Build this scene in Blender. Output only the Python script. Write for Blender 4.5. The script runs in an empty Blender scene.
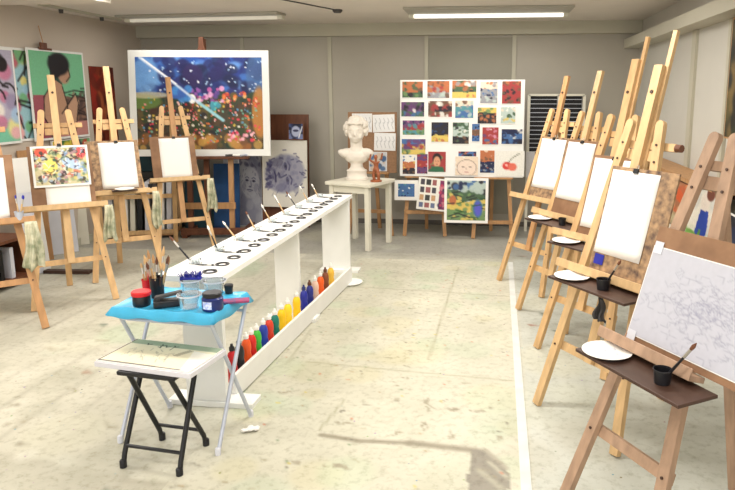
import bpy, math, random
import numpy as np
from mathutils import Vector, Matrix
R = math.radians
COL = bpy.context.scene.collection
PI = math.pi

# ------------------------------------------------------------------ camera
F, CH, PITCH, YAW, VX, VY = 646.6, 1.6, R(10.07), R(6.4), 498.6, 93.9
CX = VX - F*math.tan(YAW)/math.cos(PITCH); CY = VY + F*math.tan(PITCH)
FW = Vector((-math.sin(YAW)*math.cos(PITCH), math.cos(YAW)*math.cos(PITCH), -math.sin(PITCH)))
RT = Vector((math.cos(YAW), math.sin(YAW), 0)); UP = RT.cross(FW)
cam = bpy.data.cameras.new('camera'); camo = bpy.data.objects.new('camera', cam); COL.objects.link(camo)
cam.sensor_width = 36; cam.lens = F/735*36; cam.clip_start = .05
cam.shift_x = (367.5-CX)/735; cam.shift_y = (CY-245)/735
camo.matrix_world = Matrix(((RT.x, UP.x, -FW.x, 0), (RT.y, UP.y, -FW.y, 0), (RT.z, UP.z, -FW.z, CH), (0, 0, 0, 1)))
bpy.context.scene.camera = camo
def ray(px, py): return RT*((px-CX)/F) + UP*((CY-py)/F) + FW
def at(px, py, x=None, y=None, z=None):
    """real point seen at a photo position on the plane x=, y= or z="""
    d = ray(px, py); o = Vector((0, 0, CH))
    for i, k in enumerate((x, y, z)):
        if k is not None: return o + d*((k-o[i])/d[i])
def at_pl(px, py, p0, n):
    d = ray(px, py); o = Vector((0, 0, CH)); return o + d*((p0-o).dot(n)/d.dot(n))

# ------------------------------------------------------------------ materials
def lin(c):
    return tuple((v/255/12.92 if v/255 <= .04045 else ((v/255+.055)/1.055)**2.4) for v in c)
def nodes(name):
    m = bpy.data.materials.new(name); m.use_nodes = True; nt = m.node_tree
    return m, nt, nt.nodes['Principled BSDF']
def N(nt, t, **k):
    n = nt.nodes.new(t)
    for a, b in k.items():
        if a in n.inputs: n.inputs[a].default_value = b
        else: setattr(n, a, b)
    return n
def pmat(name, c, rough=.6, var=.12, scale=6, metal=0, bump=0, stretch=(1, 1, 1), c2=None, trans=0, ior=1.45, spec=.4, detail=4):
    m, nt, b = nodes(name)
    tc = N(nt, 'ShaderNodeTexCoord'); mp = N(nt, 'ShaderNodeMapping', Scale=stretch)
    nz = N(nt, 'ShaderNodeTexNoise', Scale=scale, Detail=detail)
    rp = N(nt, 'ShaderNodeValToRGB')
    l = lin(c); e = rp.color_ramp.elements
    e[0].position, e[1].position = .3, .7
    e[0].color = (*(lin(c2) if c2 else [v*(1-var) for v in l]), 1); e[1].color = (*[min(1, v*(1+var*.5)) for v in l], 1)
    nt.links.new(tc.outputs['Object'], mp.inputs[0]); nt.links.new(mp.outputs[0], nz.inputs[0])
    nt.links.new(nz.outputs[0], rp.inputs[0]); nt.links.new(rp.outputs[0], b.inputs['Base Color'])
    b.inputs['Roughness'].default_value = rough; b.inputs['Metallic'].default_value = metal
    b.inputs['Specular IOR Level'].default_value = spec
    if trans: b.inputs['Transmission Weight'].default_value = trans; b.inputs['IOR'].default_value = ior
    if bump:
        bp = N(nt, 'ShaderNodeBump', Strength=bump, Distance=.01); nt.links.new(nz.outputs[0], bp.inputs['Height']); nt.links.new(bp.outputs[0], b.inputs['Normal'])
    return m
def artmat(name, rough=.55, noise=.10, nscale=60):
    """colours laid down as pigment (colour attribute), broken up by a fine procedural noise"""
    m, nt, b = nodes(name)
    a = N(nt, 'ShaderNodeAttribute', attribute_name='pigment'); tc = N(nt, 'ShaderNodeTexCoord')
    nz = N(nt, 'ShaderNodeTexNoise', Scale=nscale, Detail=5)
    mr = N(nt, 'ShaderNodeMapRange'); mr.inputs['To Min'].default_value = 1-noise*2; mr.inputs['To Max'].default_value = 1+noise*1.4
    mx = N(nt, 'ShaderNodeMix', data_type='RGBA', blend_type='MULTIPLY'); mx.inputs[0].default_value = 1
    nt.links.new(tc.outputs['Object'], nz.inputs[0]); nt.links.new(nz.outputs[0], mr.inputs[0])
    nt.links.new(a.outputs['Color'], mx.inputs[6]); nt.links.new(mr.outputs[0], mx.inputs[7])
    nt.links.new(mx.outputs[2], b.inputs['Base Color']); b.inputs['Roughness'].default_value = rough
    b.inputs['Specular IOR Level'].default_value = .3
    return m
M = dict(
    pine=pmat('pine_wood', (204, 166, 118), .5, .2, 5, stretch=(6, 6, 1)),
    pale=pmat('pale_pine_wood', (204, 170, 124), .5, .18, 5, stretch=(6, 6, 1)),
    honey=pmat('honey_wood', (180, 136, 92), .5, .22, 5, stretch=(6, 6, 1)),
    rosy=pmat('weathered_pinkish_wood', (168, 138, 114), .6, .25, 6, stretch=(5, 5, 1)),
    brownwood=pmat('dark_brown_wood', (104, 62, 40), .5, .3, 5, stretch=(5, 5, 1)),
    board=pmat('hardboard_with_paint_smears', (142, 108, 80), .7, .35, 7, c2=(116, 84, 60)),
    smear=pmat('paint_smeared_board', (172, 140, 104), .7, .35, 26, c2=(84, 66, 58)),
    tray=pmat('dark_palette_wood', (72, 50, 40), .5, .3, 8),
    paper=pmat('white_paper', (234, 231, 226), .8, .02, 4, spec=.2),
    greypaper=pmat('pale_grey_paper', (206, 208, 216), .8, .05, 8, spec=.2),
    white=pmat('white_painted_board', (228, 228, 224), .5, .05, 5),
    offwhite=pmat('off_white_paint', (214, 210, 194), .5, .05, 5),
    plaster=pmat('white_plaster', (218, 210, 198), .7, .06, 12, spec=.2),
    steel=pmat('pale_grey_metal', (190, 196, 210), .35, .06, 10, metal=.3),
    black=pmat('black_metal', (22, 22, 24), .4, .2, 10),
    blackplastic=pmat('black_plastic', (26, 26, 30), .35, .2, 10),
    darkgrey=pmat('dark_grey_plastic', (62, 60, 60), .5, .2, 10),
    blue=pmat('light_blue_plastic', (70, 178, 222), .3, .18, 9, bump=.3),
    navy=pmat('navy_glass', (30, 44, 104), .2, .2, 10),
    royal=pmat('royal_blue', (34, 40, 150), .5, .25, 20),
    red=pmat('red_plastic', (206, 32, 40), .35, .1, 10),
    clear=pmat('clear_plastic', (232, 238, 240), .12, .03, 10, trans=.85, ior=1.25),
    metal=pmat('ferrule_metal', (190, 186, 178), .3, .06, 10, metal=.9),
    cork=pmat('brown_cork_board', (146, 112, 84), .85, .2, 40),
    terracotta=pmat('reddish_brown_carved_wood', (150, 86, 54), .5, .25, 14),
    rag=pmat('paint_stained_cloth', (214, 208, 184), .9, .3, 14, c2=(132, 140, 112)),
    bluecloth=pmat('blue_cloth', (40, 80, 190), .9, .3, 14),
    teal=pmat('dark_teal_paint', (28, 66, 76), .6, .25, 6),
    deepblue=pmat('deep_blue_paint', (22, 70, 120), .6, .3, 6),
    art=artmat('painted_pigment'), drawing=artmat('pencil_drawing', .85, .04, 40),
)

# ------------------------------------------------------------------ mesh builder
class MB:
    def __init__(s): s.v = []; s.f = []
    def add(s, vs, fs):
        o = len(s.v); s.v += [Vector(p) for p in vs]; s.f += [[i+o for i in f] for f in fs]; return s
    def box(s, c, d, rot=None):
        c = Vector(c); pts = []
        for z in (-.5, .5):
            for x, y in ((-.5, -.5), (.5, -.5), (.5, .5), (-.5, .5)):
                p = Vector((x*d[0], y*d[1], z*d[2]))
                if rot: p = rot @ p
                pts.append(c+p)
        return s.add(pts, [(3, 2, 1, 0), (4, 5, 6, 7), (0, 1, 5, 4), (1, 2, 6, 5), (2, 3, 7, 6), (3, 0, 4, 7)])
    def bar(s, a, b, w, t, side=(1, 0, 0)):
        """rectangular bar a->b, width w along side, thickness t"""
        a, b = Vector(a), Vector(b); d = (b-a).normalized(); x = Vector(side); x = (x-d*x.dot(d)).normalized(); y = d.cross(x)
        pts = [p + x*sx*w/2 + y*sy*t/2 for p in (a, b) for sx, sy in ((-1, -1), (1, -1), (1, 1), (-1, 1))]
        return s.add(pts, [(3, 2, 1, 0), (4, 5, 6, 7), (0, 1, 5, 4), (1, 2, 6, 5), (2, 3, 7, 6), (3, 0, 4, 7)])
    def tube(s, pts, r, n=10):
        pts = [Vector(p) for p in pts]; rs = r if isinstance(r, (list, tuple)) else [r]*len(pts); o = len(s.v)
        for i, p in enumerate(pts):
            d = (pts[min(i+1, len(pts)-1)]-pts[max(i-1, 0)]).normalized()
            h = Vector((0, 0, 1)) if abs(d.z) < .9 else Vector((1, 0, 0)); x = d.cross(h).normalized(); y = d.cross(x)
            for k in range(n):
                a = 2*PI*k/n; s.v.append(p + (x*math.cos(a)+y*math.sin(a))*rs[i])
        for i in range(len(pts)-1):
            for k in range(n):
                k2 = (k+1) % n; s.f.append([o+i*n+k, o+i*n+k2, o+(i+1)*n+k2, o+(i+1)*n+k])
        s.f.append([o+k for k in range(n)][::-1]); s.f.append([o+(len(pts)-1)*n+k for k in range(n)])
        return s
    def lathe(s, prof, c=(0, 0, 0), n=20, sx=1, sy=1, capb=True, capt=True):
        c = Vector(c); o = len(s.v)
        for r, z in prof:
            for k in range(n):
                a = 2*PI*k/n; s.v.append(c+Vector((r*sx*math.cos(a), r*sy*math.sin(a), z)))
        for i in range(len(prof)-1):
            for k in range(n):
                k2 = (k+1) % n; s.f.append([o+i*n+k, o+i*n+k2, o+(i+1)*n+k2, o+(i+1)*n+k])
        if capb: s.f.append([o+k for k in range(n)][::-1])
        if capt: s.f.append([o+(len(prof)-1)*n+k for k in range(n)])
        return s
    def prism(s, poly, y0, y1):
        """polygon in XZ (list of x,z), extruded in Y"""
        n = len(poly); pts = [(x, y0, z) for x, z in poly]+[(x, y1, z) for x, z in poly]
        return s.add(pts, [list(range(n)), [n+i for i in range(n)][::-1]]+[[i, n+i, n+(i+1) % n, (i+1) % n] for i in range(n)])
    def ico(s, c, r, sub=2):
        import bmesh
        bm = bmesh.new(); bmesh.ops.create_icosphere(bm, subdivisions=sub, radius=1)
        rr = r if isinstance(r, (list, tuple)) else (r, r, r)
        s.add([Vector((v.co.x*rr[0], v.co.y*rr[1], v.co.z*rr[2]))+Vector(c) for v in bm.verts], [[v.index for v in f.verts] for f in bm.faces]); bm.free(); return s
    def build(s, name, mat, parent=None, smooth=False, bevel=0, fix=True):
        me = bpy.data.meshes.new(name); me.from_pydata([tuple(p) for p in s.v], [], s.f)
        if fix:
            import bmesh
            bm = bmesh.new(); bm.from_mesh(me); bmesh.ops.recalc_face_normals(bm, faces=bm.faces); bm.to_mesh(me); bm.free()
        me.materials.append(mat if not isinstance(mat, str) else M[mat])
        if smooth:
            me.polygons.foreach_set('use_smooth', [True]*len(me.polygons)); me.set_sharp_from_angle(angle=R(40))
        ob = bpy.data.objects.new(name, me); COL.objects.link(ob)
        if parent: ob.parent = parent
        if bevel:
            b = ob.modifiers.new('bevel', 'BEVEL'); b.width = bevel; b.segments = 2; b.limit_method = 'ANGLE'
        return ob
def empty(name, loc=(0, 0, 0), rz=0):
    o = bpy.data.objects.new(name, None); COL.objects.link(o); o.location = loc; o.rotation_euler = (0, 0, rz); o.empty_display_size = .1; return o
def tag(o, label, cat, group=None):
    o['label'] = label; o['category'] = cat
    if group: o['group'] = group
    return o
def struct(o): o['kind'] = 'structure'; return o

# ------------------------------------------------------------------ a tiny painter for the artworks
class Paint:
    def __init__(s, w, h, bg, seed=0):
        s.w, s.h = w, h; s.a = np.ones((h, w, 3))*np.array(bg, float); s.r = random.Random(seed)
        s.X, s.Y = np.meshgrid((np.arange(w)+.5)/w, (np.arange(h)+.5)/h)      # y down from the top
        s.asp = h/w
    def mix(s, m, c, al=1.):
        m = np.clip(m, 0, 1)[..., None]*al; s.a = s.a*(1-m)+np.array(c, float)*m; return s
    def ell(s, cx, cy, rx, ry, c, al=1., ang=0, soft=.25):
        dx, dy = s.X-cx, (s.Y-cy)*s.asp; ca, sa = math.cos(ang), math.sin(ang)
        u, v = (dx*ca+dy*sa)/rx, (-dx*sa+dy*ca)/(ry*s.asp)
        return s.mix((1-np.sqrt(u*u+v*v))/soft+.5, c, al)
    def rect(s, x0, y0, x1, y1, c, al=1.):
        return s.mix(((s.X >= x0) & (s.X <= x1) & (s.Y >= y0) & (s.Y <= y1)).astype(float), c, al)
    def band(s, y0, y1, c, wob=0, al=1.):
        ph = s.r.random()*6; yy = s.Y+wob*np.sin(s.X*7+ph)+wob*.5*np.sin(s.X*17+ph*2)
        return s.mix(((yy >= y0) & (yy <= y1)).astype(float), c, al)
    def line(s, pts, wd, c, al=1.):
        best = np.full(s.X.shape, 9.)
        for (x0, y0), (x1, y1) in zip(pts, pts[1:]):
            dx, dy = x1-x0, (y1-y0)*s.asp; L = dx*dx+dy*dy+1e-9
            t = np.clip(((s.X-x0)*dx+(s.Y-y0)*s.asp*dy)/L, 0, 1)
            best = np.minimum(best, np.hypot(s.X-x0-t*dx, (s.Y-y0)*s.asp-t*dy))
        return s.mix(1.2-best/wd, c, al)
    def poly(s, pts, c, al=1.):
        ins = np.zeros(s.X.shape, bool)
        for (x0, y0), (x1, y1) in zip(pts, pts[1:]+pts[:1]):
            if y0 != y1: ins ^= ((s.Y < y0) != (s.Y < y1)) & (s.X < (x1-x0)*(s.Y-y0)/(y1-y0)+x0)
        return s.mix(ins.astype(float), c, al)
    def dabs(s, n, pal, x0, y0, x1, y1, r0, r1, al=.9, flat=1.):
        for _ in range(n):
            r = s.r.uniform(r0, r1)
            s.ell(s.r.uniform(x0, x1), s.r.uniform(y0, y1), r, r*flat/s.asp, s.r.choice(pal), al, s.r.uniform(-1, 1), .4)
        return s
    def strokes(s, n, pal, x0, y0, x1, y1, ln, wd, al=.8, ang=(0, 6.3)):
        for _ in range(n):
            x, y, a = s.r.uniform(x0, x1), s.r.uniform(y0, y1), s.r.uniform(*ang)
            s.line([(x, y), (x+ln*math.cos(a), y+ln*math.sin(a)/s.asp)], wd, s.r.choice(pal), al)
        return s
def picture(name, w, h, p, border=.02, parent=None, mat='art', thick=.012, back='white', y=0., img='picture_image'):
    """a flat panel w x h standing in XZ facing -Y, origin at its bottom centre; its image is a part"""
    o = MB().box((0, thick/2, h/2), (w, thick, h)).build(name, back, parent)
    grid_image(img, w-2*border, h-2*border, p, o, mat, -.0012, border)
    return o
def grid_image(name, w, h, p, parent, mat='art', y=-.0012, z0=0., flat=False, cx=0):
    nx, ny = p.w, p.h
    xs = np.linspace(-w/2, w/2, nx)+cx; zs = np.linspace(h, 0, ny)+z0
    V = [((x, z-z0, 0) if flat else (x, y, z)) for z in zs for x in xs]
    Fc = [(j*nx+i, (j+1)*nx+i, (j+1)*nx+i+1, j*nx+i+1) for j in range(ny-1) for i in range(nx-1)]
    me = bpy.data.meshes.new(name); me.from_pydata(V, [], Fc); me.materials.append(M[mat] if isinstance(mat, str) else mat)
    a = np.clip(p.a, 0, 255)/255; a = np.where(a <= .04045, a/12.92, ((a+.055)/1.055)**2.4)
    at_ = me.color_attributes.new('pigment', 'FLOAT_COLOR', 'POINT')
    at_.data.foreach_set('color', np.concatenate([a.reshape(-1, 3), np.ones((nx*ny, 1))], 1).astype(np.float32).ravel())
    o = bpy.data.objects.new(name, me); COL.objects.link(o); o.parent = parent; return o
def upright(o, a, b, face=None, lean=0):
    """stand a picture so that its bottom edge runs a->b (world points, seen left to right)"""
    a, b = Vector(a), Vector(b); c = (a+b)/2; d = b-a
    o.location = c; o.rotation_euler = (-lean, 0, math.atan2(d.y, d.x)); return o
exec_parts = []

# ------------------------------------------------------------------ the room
XL, XR, YB, YF, ZC = -4.45, 1.6, 7.86, -1.2, 2.42
def floor_mat():
    m, nt, b = nodes('painted_studio_floor')
    a = N(nt, 'ShaderNodeAttribute', attribute_name='pigment'); tc = N(nt, 'ShaderNodeTexCoord')
    def nz(scale, detail=6, rough=.6):
        n = N(nt, 'ShaderNodeTexNoise', Scale=scale, Detail=detail, Roughness=rough); nt.links.new(tc.outputs['Object'], n.inputs[0]); return n
    def ramp(src, p0, p1, c0, c1):
        r = N(nt, 'ShaderNodeValToRGB'); e = r.color_ramp.elements; e[0].position, e[1].position = p0, p1; e[0].color = (*c0, 1); e[1].color = (*c1, 1); nt.links.new(src, r.inputs[0]); return r
    def mul(c1, c2, f=1):
        x = N(nt, 'ShaderNodeMix', data_type='RGBA', blend_type='MULTIPLY'); x.inputs[0].default_value = f; nt.links.new(c1, x.inputs[6]); nt.links.new(c2, x.inputs[7]); return x.outputs[2]
    c = mul(a.outputs['Color'], ramp(nz(3.2).outputs[0], .36, .62, (.88, .88, .86), (1, 1, 1)).outputs[0])
    c = mul(c, ramp(nz(24, 8, .7).outputs[0], .33, .5, (.76, .75, .71), (1, 1, 1)).outputs[0])
    vo = N(nt, 'ShaderNodeTexVoronoi', Scale=17); nt.links.new(tc.outputs['Object'], vo.inputs[0])
    dot = ramp(vo.outputs['Distance'], .07, .11, (0, 0, 0), (1, 1, 1))
    sc = N(nt, 'ShaderNodeMix', data_type='RGBA'); nt.links.new(dot.outputs[0], sc.inputs[0])
    hs = N(nt, 'ShaderNodeHueSaturation', Saturation=.7, Value=.35); nt.links.new(vo.outputs['Color'], hs.inputs['Color'])
    nt.links.new(hs.outputs[0], sc.inputs[6]); nt.links.new(c, sc.inputs[7])
    pick = ramp(nz(1.7, 3).outputs[0], .5, .56, (0, 0, 0), (1, 1, 1))
    fin = N(nt, 'ShaderNodeMix', data_type='RGBA'); nt.links.new(pick.outputs[0], fin.inputs[0]); nt.links.new(c, fin.inputs[6]); nt.links.new(sc.outputs[2], fin.inputs[7])
    nt.links.new(fin.outputs[2], b.inputs['Base Color']); b.inputs['Roughness'].default_value = .45; b.inputs['Specular IOR Level'].default_value = .35
    return m
M['floor'] = floor_mat()
FLOOR = struct(MB().box(((XL+XR)/2, (YB+YF)/2, -.06), (XR-XL+.6, YB-YF+.6, .118)).build('floor', pmat('bare_floor', (196, 192, 176), .5, .1, 4)))
# paint-marked floor finish: boards on the left, worn pale paint elsewhere
fx0, fx1, fy0, fy1 = XL, XR, 1.2, YB
fp = Paint(190, 210, (192, 189, 174), 3)
def fxy(x, y): return ((x-fx0)/(fx1-fx0), (fy1-y)/(fy1-fy0))
def frect(x0, y0, x1, y1, c, al=1): u0, v1 = fxy(x0, y0); u1, v0 = fxy(x1, y1); fp.rect(u0, v0, u1, v1, c, al)
frect(XL, 6.2, XR, YB, (162, 160, 152))
frect(-1.9, 6.0, .2, 6.35, (172, 170, 158), .7)
for i in range(28):
    x = -4.4+i*.11; fp.line([fxy(x, 1.2), fxy(x+.02, 5.9)], .0012, (160, 156, 142), .55)
frect(.16, 1.2, XR, 6.2, (186, 189, 181), .8)
fp.dabs(90, [(198, 196, 176), (180, 178, 164), (190, 192, 178)], 0, .1, 1, 1, .01, .05, .5)
fp.dabs(16, [(156, 180, 150), (168, 186, 160)], .25, .1, .95, .8, .01, .035, .45)
fp.dabs(70, [(120, 112, 96), (150, 140, 120), (96, 110, 96), (150, 90, 70)], 0, .2, 1, 1, .0015, .005, .8)
fp.poly([fxy(XL, 2.62), fxy(-2.4, 2.5), fxy(-1.3, 2.32), fxy(-1.3, 1.2), fxy(XL, 1.2)], (170, 166, 150), .6)
fp.strokes(60, [(150, 142, 122), (168, 160, 138), (134, 126, 110)], .02, .45, .5, .95, .012, .0022, .7, (-.6, .6))
fp.dabs(60, [(206, 205, 192), (168, 166, 150)], .02, .3, .55, .98, .006, .03, .5)
g = grid_image('floor_paint', fx1-fx0, fy1-fy0, fp, FLOOR, 'floor', flat=True)
g.location = ((fx0+fx1)/2, fy0, 0)
wallmat = pmat('warm_grey_wall_paint', (172, 166, 154), .8, .04, 2)
lwall = pmat('left_wall_paint', (194, 182, 168), .8, .04, 2)
ceilm = pmat('ceiling_paint', (226, 218, 208), .9, .04, 2)
trimm = pmat('trim_paint', (184, 180, 162), .6, .04, 3)
struct(MB().box(((XL+XR)/2, YB+.05, ZC/2), (XR-XL+.4, .1, ZC)).build('wall_back', wallmat))
struct(MB().box((XL-.05, (YB+YF)/2, ZC/2), (.1, YB-YF+.2, ZC)).build('wall_left', lwall))
struct(MB().box((XR+.05, (YB+YF)/2, ZC/2), (.1, YB-YF+.2, ZC)).build('wall_right', pmat('right_wall_paint', (196, 193, 184), .8, .04, 2)))
struct(MB().box(((XL+XR)/2, (YB+YF)/2, ZC+.05), (XR-XL+.4, YB-YF+.4, .1)).build('ceiling', ceilm))
struct(MB().box(((XL+XR)/2, YB-.05, 2.35), (XR-XL, .1, .14)).build('trim_1', trimm))                     # soffit along the back wall
struct(MB().box((XR-.09, 4.0, 2.165), (.18, 7.7, .10)).build('trim_2', pmat('duct_paint', (190, 186, 170), .6, .05, 3)))   # duct along the right wall
k = 3
for px in (243, 330, 426.5, 514):                                                                         # battens on the back wall
    x = at(px, 60, y=YB).x
    struct(MB().box((x, YB-.008, 1.16), (.045, .016, 2.24)).build('trim_%d' % k, trimm)); k += 1
xa, xb = at(426.5, 60, y=YB).x, at(514, 60, y=YB).x
struct(MB().box(((xa+xb)/2, YB-.004, 1.2), (xb-xa-.05, .008, 2.1)).build('trim_%d' % k, pmat('panel_paint', (150, 146, 132), .8, .04, 2))); k += 1
for px, w in ((695.5, .10), (731, .05)):                                                                   # battens on the right wall
    y = at(px, 60, x=XR).y
    struct(MB().box((XR-.012, y, 1.06), (.024, w, 2.1)).build('trim_%d' % k, trimm)); k += 1
struct(MB().box(((XL+XR)/2, YB-.012, .03), (XR-XL, .024, .055)).build('baseboard_back', pmat('dark_skirting', (92, 88, 82), .6, .1, 5)))
struct(MB().box((XR-.012, (YB+YF)/2, .04), (.024, YB-YF, .08)).build('baseboard_right', trimm))
struct(MB().box((XL+.012, (YB+YF)/2, .04), (.024, YB-YF, .08)).build('baseboard_left', trimm))
struct(MB().box((-3.9, 5.15, ZC-.03), (1.2, .5, .06)).build('trim_%d' % k, ceilm)); k += 1                 # shallow ceiling beam end on the left

# ceiling lights
def emis(name, c, s):
    m, nt, b = nodes(name); b.inputs['Base Color'].default_value = (*lin(c), 1); b.inputs['Emission Color'].default_value = (*lin(c), 1); b.inputs['Emission Strength'].default_value = s; return m
tube_on = emis('lit_tube', (255, 250, 240), 1.1); tube_dim = emis('dim_diffuser', (226, 220, 206), .25)
def ceiling_light(loc, rz, ln, wd, diff, label):
    t = empty('ceiling_light', loc, rz); tag(t, label, 'ceiling light', 'fluorescent lights on the ceiling')
    MB().box((0, 0, -.012), (ln, wd, .022)).build('housing', pmat('light_housing', (168, 164, 152), .5, .05, 4), t, bevel=.004)
    MB().box((0, wd*.5-.05, -.04), (ln*.93, .06, .034)).build('diffuser', diff, t, bevel=.008)
    for sx in (-1, 1): MB().box((sx*ln*.48, wd*.5-.05, -.04), (ln*.03, .075, .04)).build('end_cap', 'offwhite', t)
    return t
ceiling_light((-3.13, 6.72, ZC), R(-4), 1.82, .24, tube_dim, 'dim fluorescent ceiling light above the large blue landscape painting')
ceiling_light((-.12, 6.62, ZC), R(1), 1.62, .5, tube_on, 'lit fluorescent ceiling light in front of the display board')
t = empty('ceiling_track', (-4.18, 6.35, ZC)); tag(t, 'thin ceiling track with two small spots above the left posters', 'lighting track')
MB().box((0, 0, -.012), (.03, 1.3, .024)).build('rail', trimm, t)
for y in (-.35, .3): MB().lathe([(.018, -.06), (.022, -.024)], (0, y, 0), 12).build('spot', 'darkgrey', t)
t = empty('ceiling_sensor', (-1.6, 6.5, ZC)); tag(t, 'small dark sensor on the ceiling between the two lights', 'sensor')
MB().lathe([(.035, -.03), (.05, -.012), (.05, 0)], n=16).build('housing', 'darkgrey', t, True)
MB().tube([(0, 0, -.006), (-.35, -.9, -.006)], .006, 6).build('cable', 'darkgrey', t)

# ------------------------------------------------------------------ easels
W0, W1, V1, LEAN = .278, .092, 1.504, .253
def P3(u, v, d=0, L=LEAN): return Vector((u, v*math.sin(L)+d*math.cos(L), v*math.cos(L)-d*math.sin(L)))
def world(e, u, v, d=0, L=LEAN):
    return Matrix.Translation(e.location) @ Matrix.Rotation(e.rotation_euler.z, 4, 'Z') @ P3(u, v, d, L)
def inplane(o, e, u, v, d, L=LEAN):
    """put o (X across, Z up, Y back) into the leaned plane of easel e"""
    o.matrix_world = Matrix.Translation(world(e, u, v, d, L)) @ Matrix.Rotation(e.rotation_euler.z, 4, 'Z') @ Matrix.Rotation(-L, 4, 'X'); return o
def onlocal(o, e, x, y, z, rz=0):
    p = Matrix.Rotation(e.rotation_euler.z, 3, 'Z') @ Vector((x, y, z))
    o.location = e.location + p; o.rotation_euler = (0, 0, e.rotation_euler.z+rz); return o
def taper_bar(m, a, b, w, t, side=(1, 0, 0)):
    m.bar(a, b, w, t, side)
def make_easel(x, y, yaw, vm, label, wood='pine', mastwood=None, thin=None, tray=False, w0=W0, w1=W1, v1=V1, L=LEAN, group='studio easels', ledge_v=.75, knob=False, rear=.62, ledge_w=.29, mast=True, rearwood=None):
    e = empty('studio_easel', (x, y, 0), R(yaw)); tag(e, label, 'easel', group)
    p = lambda u, v, d=0: P3(u, v, d, L)
    for s in (-1, 1):
        m = MB(); top = p(s*w1, v1); m.bar(p(s*w0, .004), top, .046, .026)
        ax = (top-p(s*w0, 0)).normalized(); pts = []
        nrm = p(0, 0, 1); sd = ax.cross(nrm).normalized()
        ring = [top + sd*(.023*math.cos(a)) + ax*(.023*math.sin(a)) for a in [i*PI/8 for i in range(9)]]
        o = [q-nrm*.013 for q in ring]+[q+nrm*.013 for q in ring]; n = 9
        m.add(o, [list(range(n)), [n+i for i in range(n)][::-1]]+[[i, i+1, n+i+1, n+i] for i in range(n-1)])
        leg = m.build('leg', wood, e)
        for vv in (1.41, 1.33, .75, .345):
            if vv > v1-.05: continue
            u = s*(w0+(w1-w0)*vv/v1); q = p(u, vv, -.0135); MB().tube([q, p(u, vv, -.018)], .0055, 8).build('bolt', 'tray', leg)
    uc = w1+.06
    MB().bar(p(-uc, v1-.095, .03), p(uc+.03, v1-.095, .03), .036, .022, p(0, 1)).build('crossbar', wood, e)
    if knob: MB().tube([p(uc+.03, v1-.095, .03), p(uc+.06, v1-.095, .03)], .018, 10).build('knob', 'brownwood', e)
    ul = .345; uw = w0+(w1-w0)*ul/v1
    MB().bar(p(-uw-.01, ul, .026), p(uw+.01, ul, .026), .042, .02, p(0, 1)).build('crossbar', wood, e)
    mw = mastwood or wood
    if mast:
        vt = thin[0] if thin else vm
        MB().bar(p(0, .33, 0), p(0, vt, 0), .05, .024).build('mast', mw, e)
        if thin: MB().bar(p(.028, 1.15, .024), p(.028, vm, .024), .024, .02).build('mast_extension', mw, e)
        MB().tube([p(0, min(vt-.12, 1.66), -.0125), p(0, min(vt-.12, 1.66), -.018)], .009, 8).build('bolt', 'tray', e)
    # hinged rear leg
    top = p(0, 1.36, .056); MB().bar(top, (0, rear, .004), .045, .024).build('rear_leg', rearwood or wood, e)
    MB().bar(p(-.08, 1.36, .03), p(.08, 1.36, .03), .05, .022, p(0, 1)).build('hinge_block', wood, e)
    m = MB(); lz = p(0, ledge_v)
    m.bar(p(-ledge_w, ledge_v, -.05), p(ledge_w, ledge_v, -.05), .075, .02, p(0, 0, 1)); m.bar(p(-ledge_w, ledge_v+.012, -.084), p(ledge_w, ledge_v+.012, -.084), .008, .04, p(0, 0, 1))
    m.build('ledge', 'pale' if wood in ('pine', 'pale') else wood, e, bevel=.002)
    if tray:
        q = P3(0, ledge_v, 0, L); z, y0 = q.z-.012, q.y-.12
        MB().box((.05, y0, z), (.50, .17, .012)).build('palette_shelf', 'tray', e, bevel=.002)
        e['tz'] = z+.006; e['ty'] = y0-.012
    return e
def board(e, w, v0, v1, label, mat='board', uc=0, d=-.0255, L=LEAN, cat='drawing board'):
    o = MB().box((0, 0, (v1-v0)/2), (w, .01, v1-v0)).build('drawing_board', mat, bevel=.001); tag(o, label, cat); inplane(o, e, uc, v0, d, L); return o
def sheet(e, w, h, vt, label, uc=0, d=-.0325, mat='paper', L=LEAN, curl=.004, cat='sheet of paper', name='paper_sheet', tilt=0):
    nx, nz = 8, 10; V = []; Fc = []
    for j in range(nz+1):
        for i in range(nx+1):
            x, z = (i/nx-.5)*w, (j/nz-1)*h
            bend = -curl*((1-j/nz)**3)*(.4+.6*abs(2*i/nx-1))
            V.append((x, bend, z))
    Fc = [(j*(nx+1)+i, j*(nx+1)+i+1, (j+1)*(nx+1)+i+1, (j+1)*(nx+1)+i) for j in range(nz) for i in range(nx)]
    m = MB(); m.add(V, Fc); o = m.build(name, mat, smooth=True, fix=False); s = o.modifiers.new('thickness', 'SOLIDIFY'); s.thickness = .0008
    tag(o, label, cat); inplane(o, e, uc, vt, d, L)
    if tilt: o.matrix_world = o.matrix_world @ Matrix.Rotation(tilt, 4, 'Y')
    return o
def clip(e, v, label, uc=0, d=-.0335, L=LEAN):
    t = empty('bulldog_clip'); tag(t, label, 'clip')
    MB().prism([(-.016, -.012), (.016, -.012), (.012, .01), (-.012, .01)], -.006, .014).build('jaw', 'black', t)
    MB().tube([(-.006, .004, .01), (-.006, .004, .026), (.006, .004, .026), (.006, .004, .01)], .0022, 6).build('handle', 'metal', t)
    inplane(t, e, uc, v, d, L); return t
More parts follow.
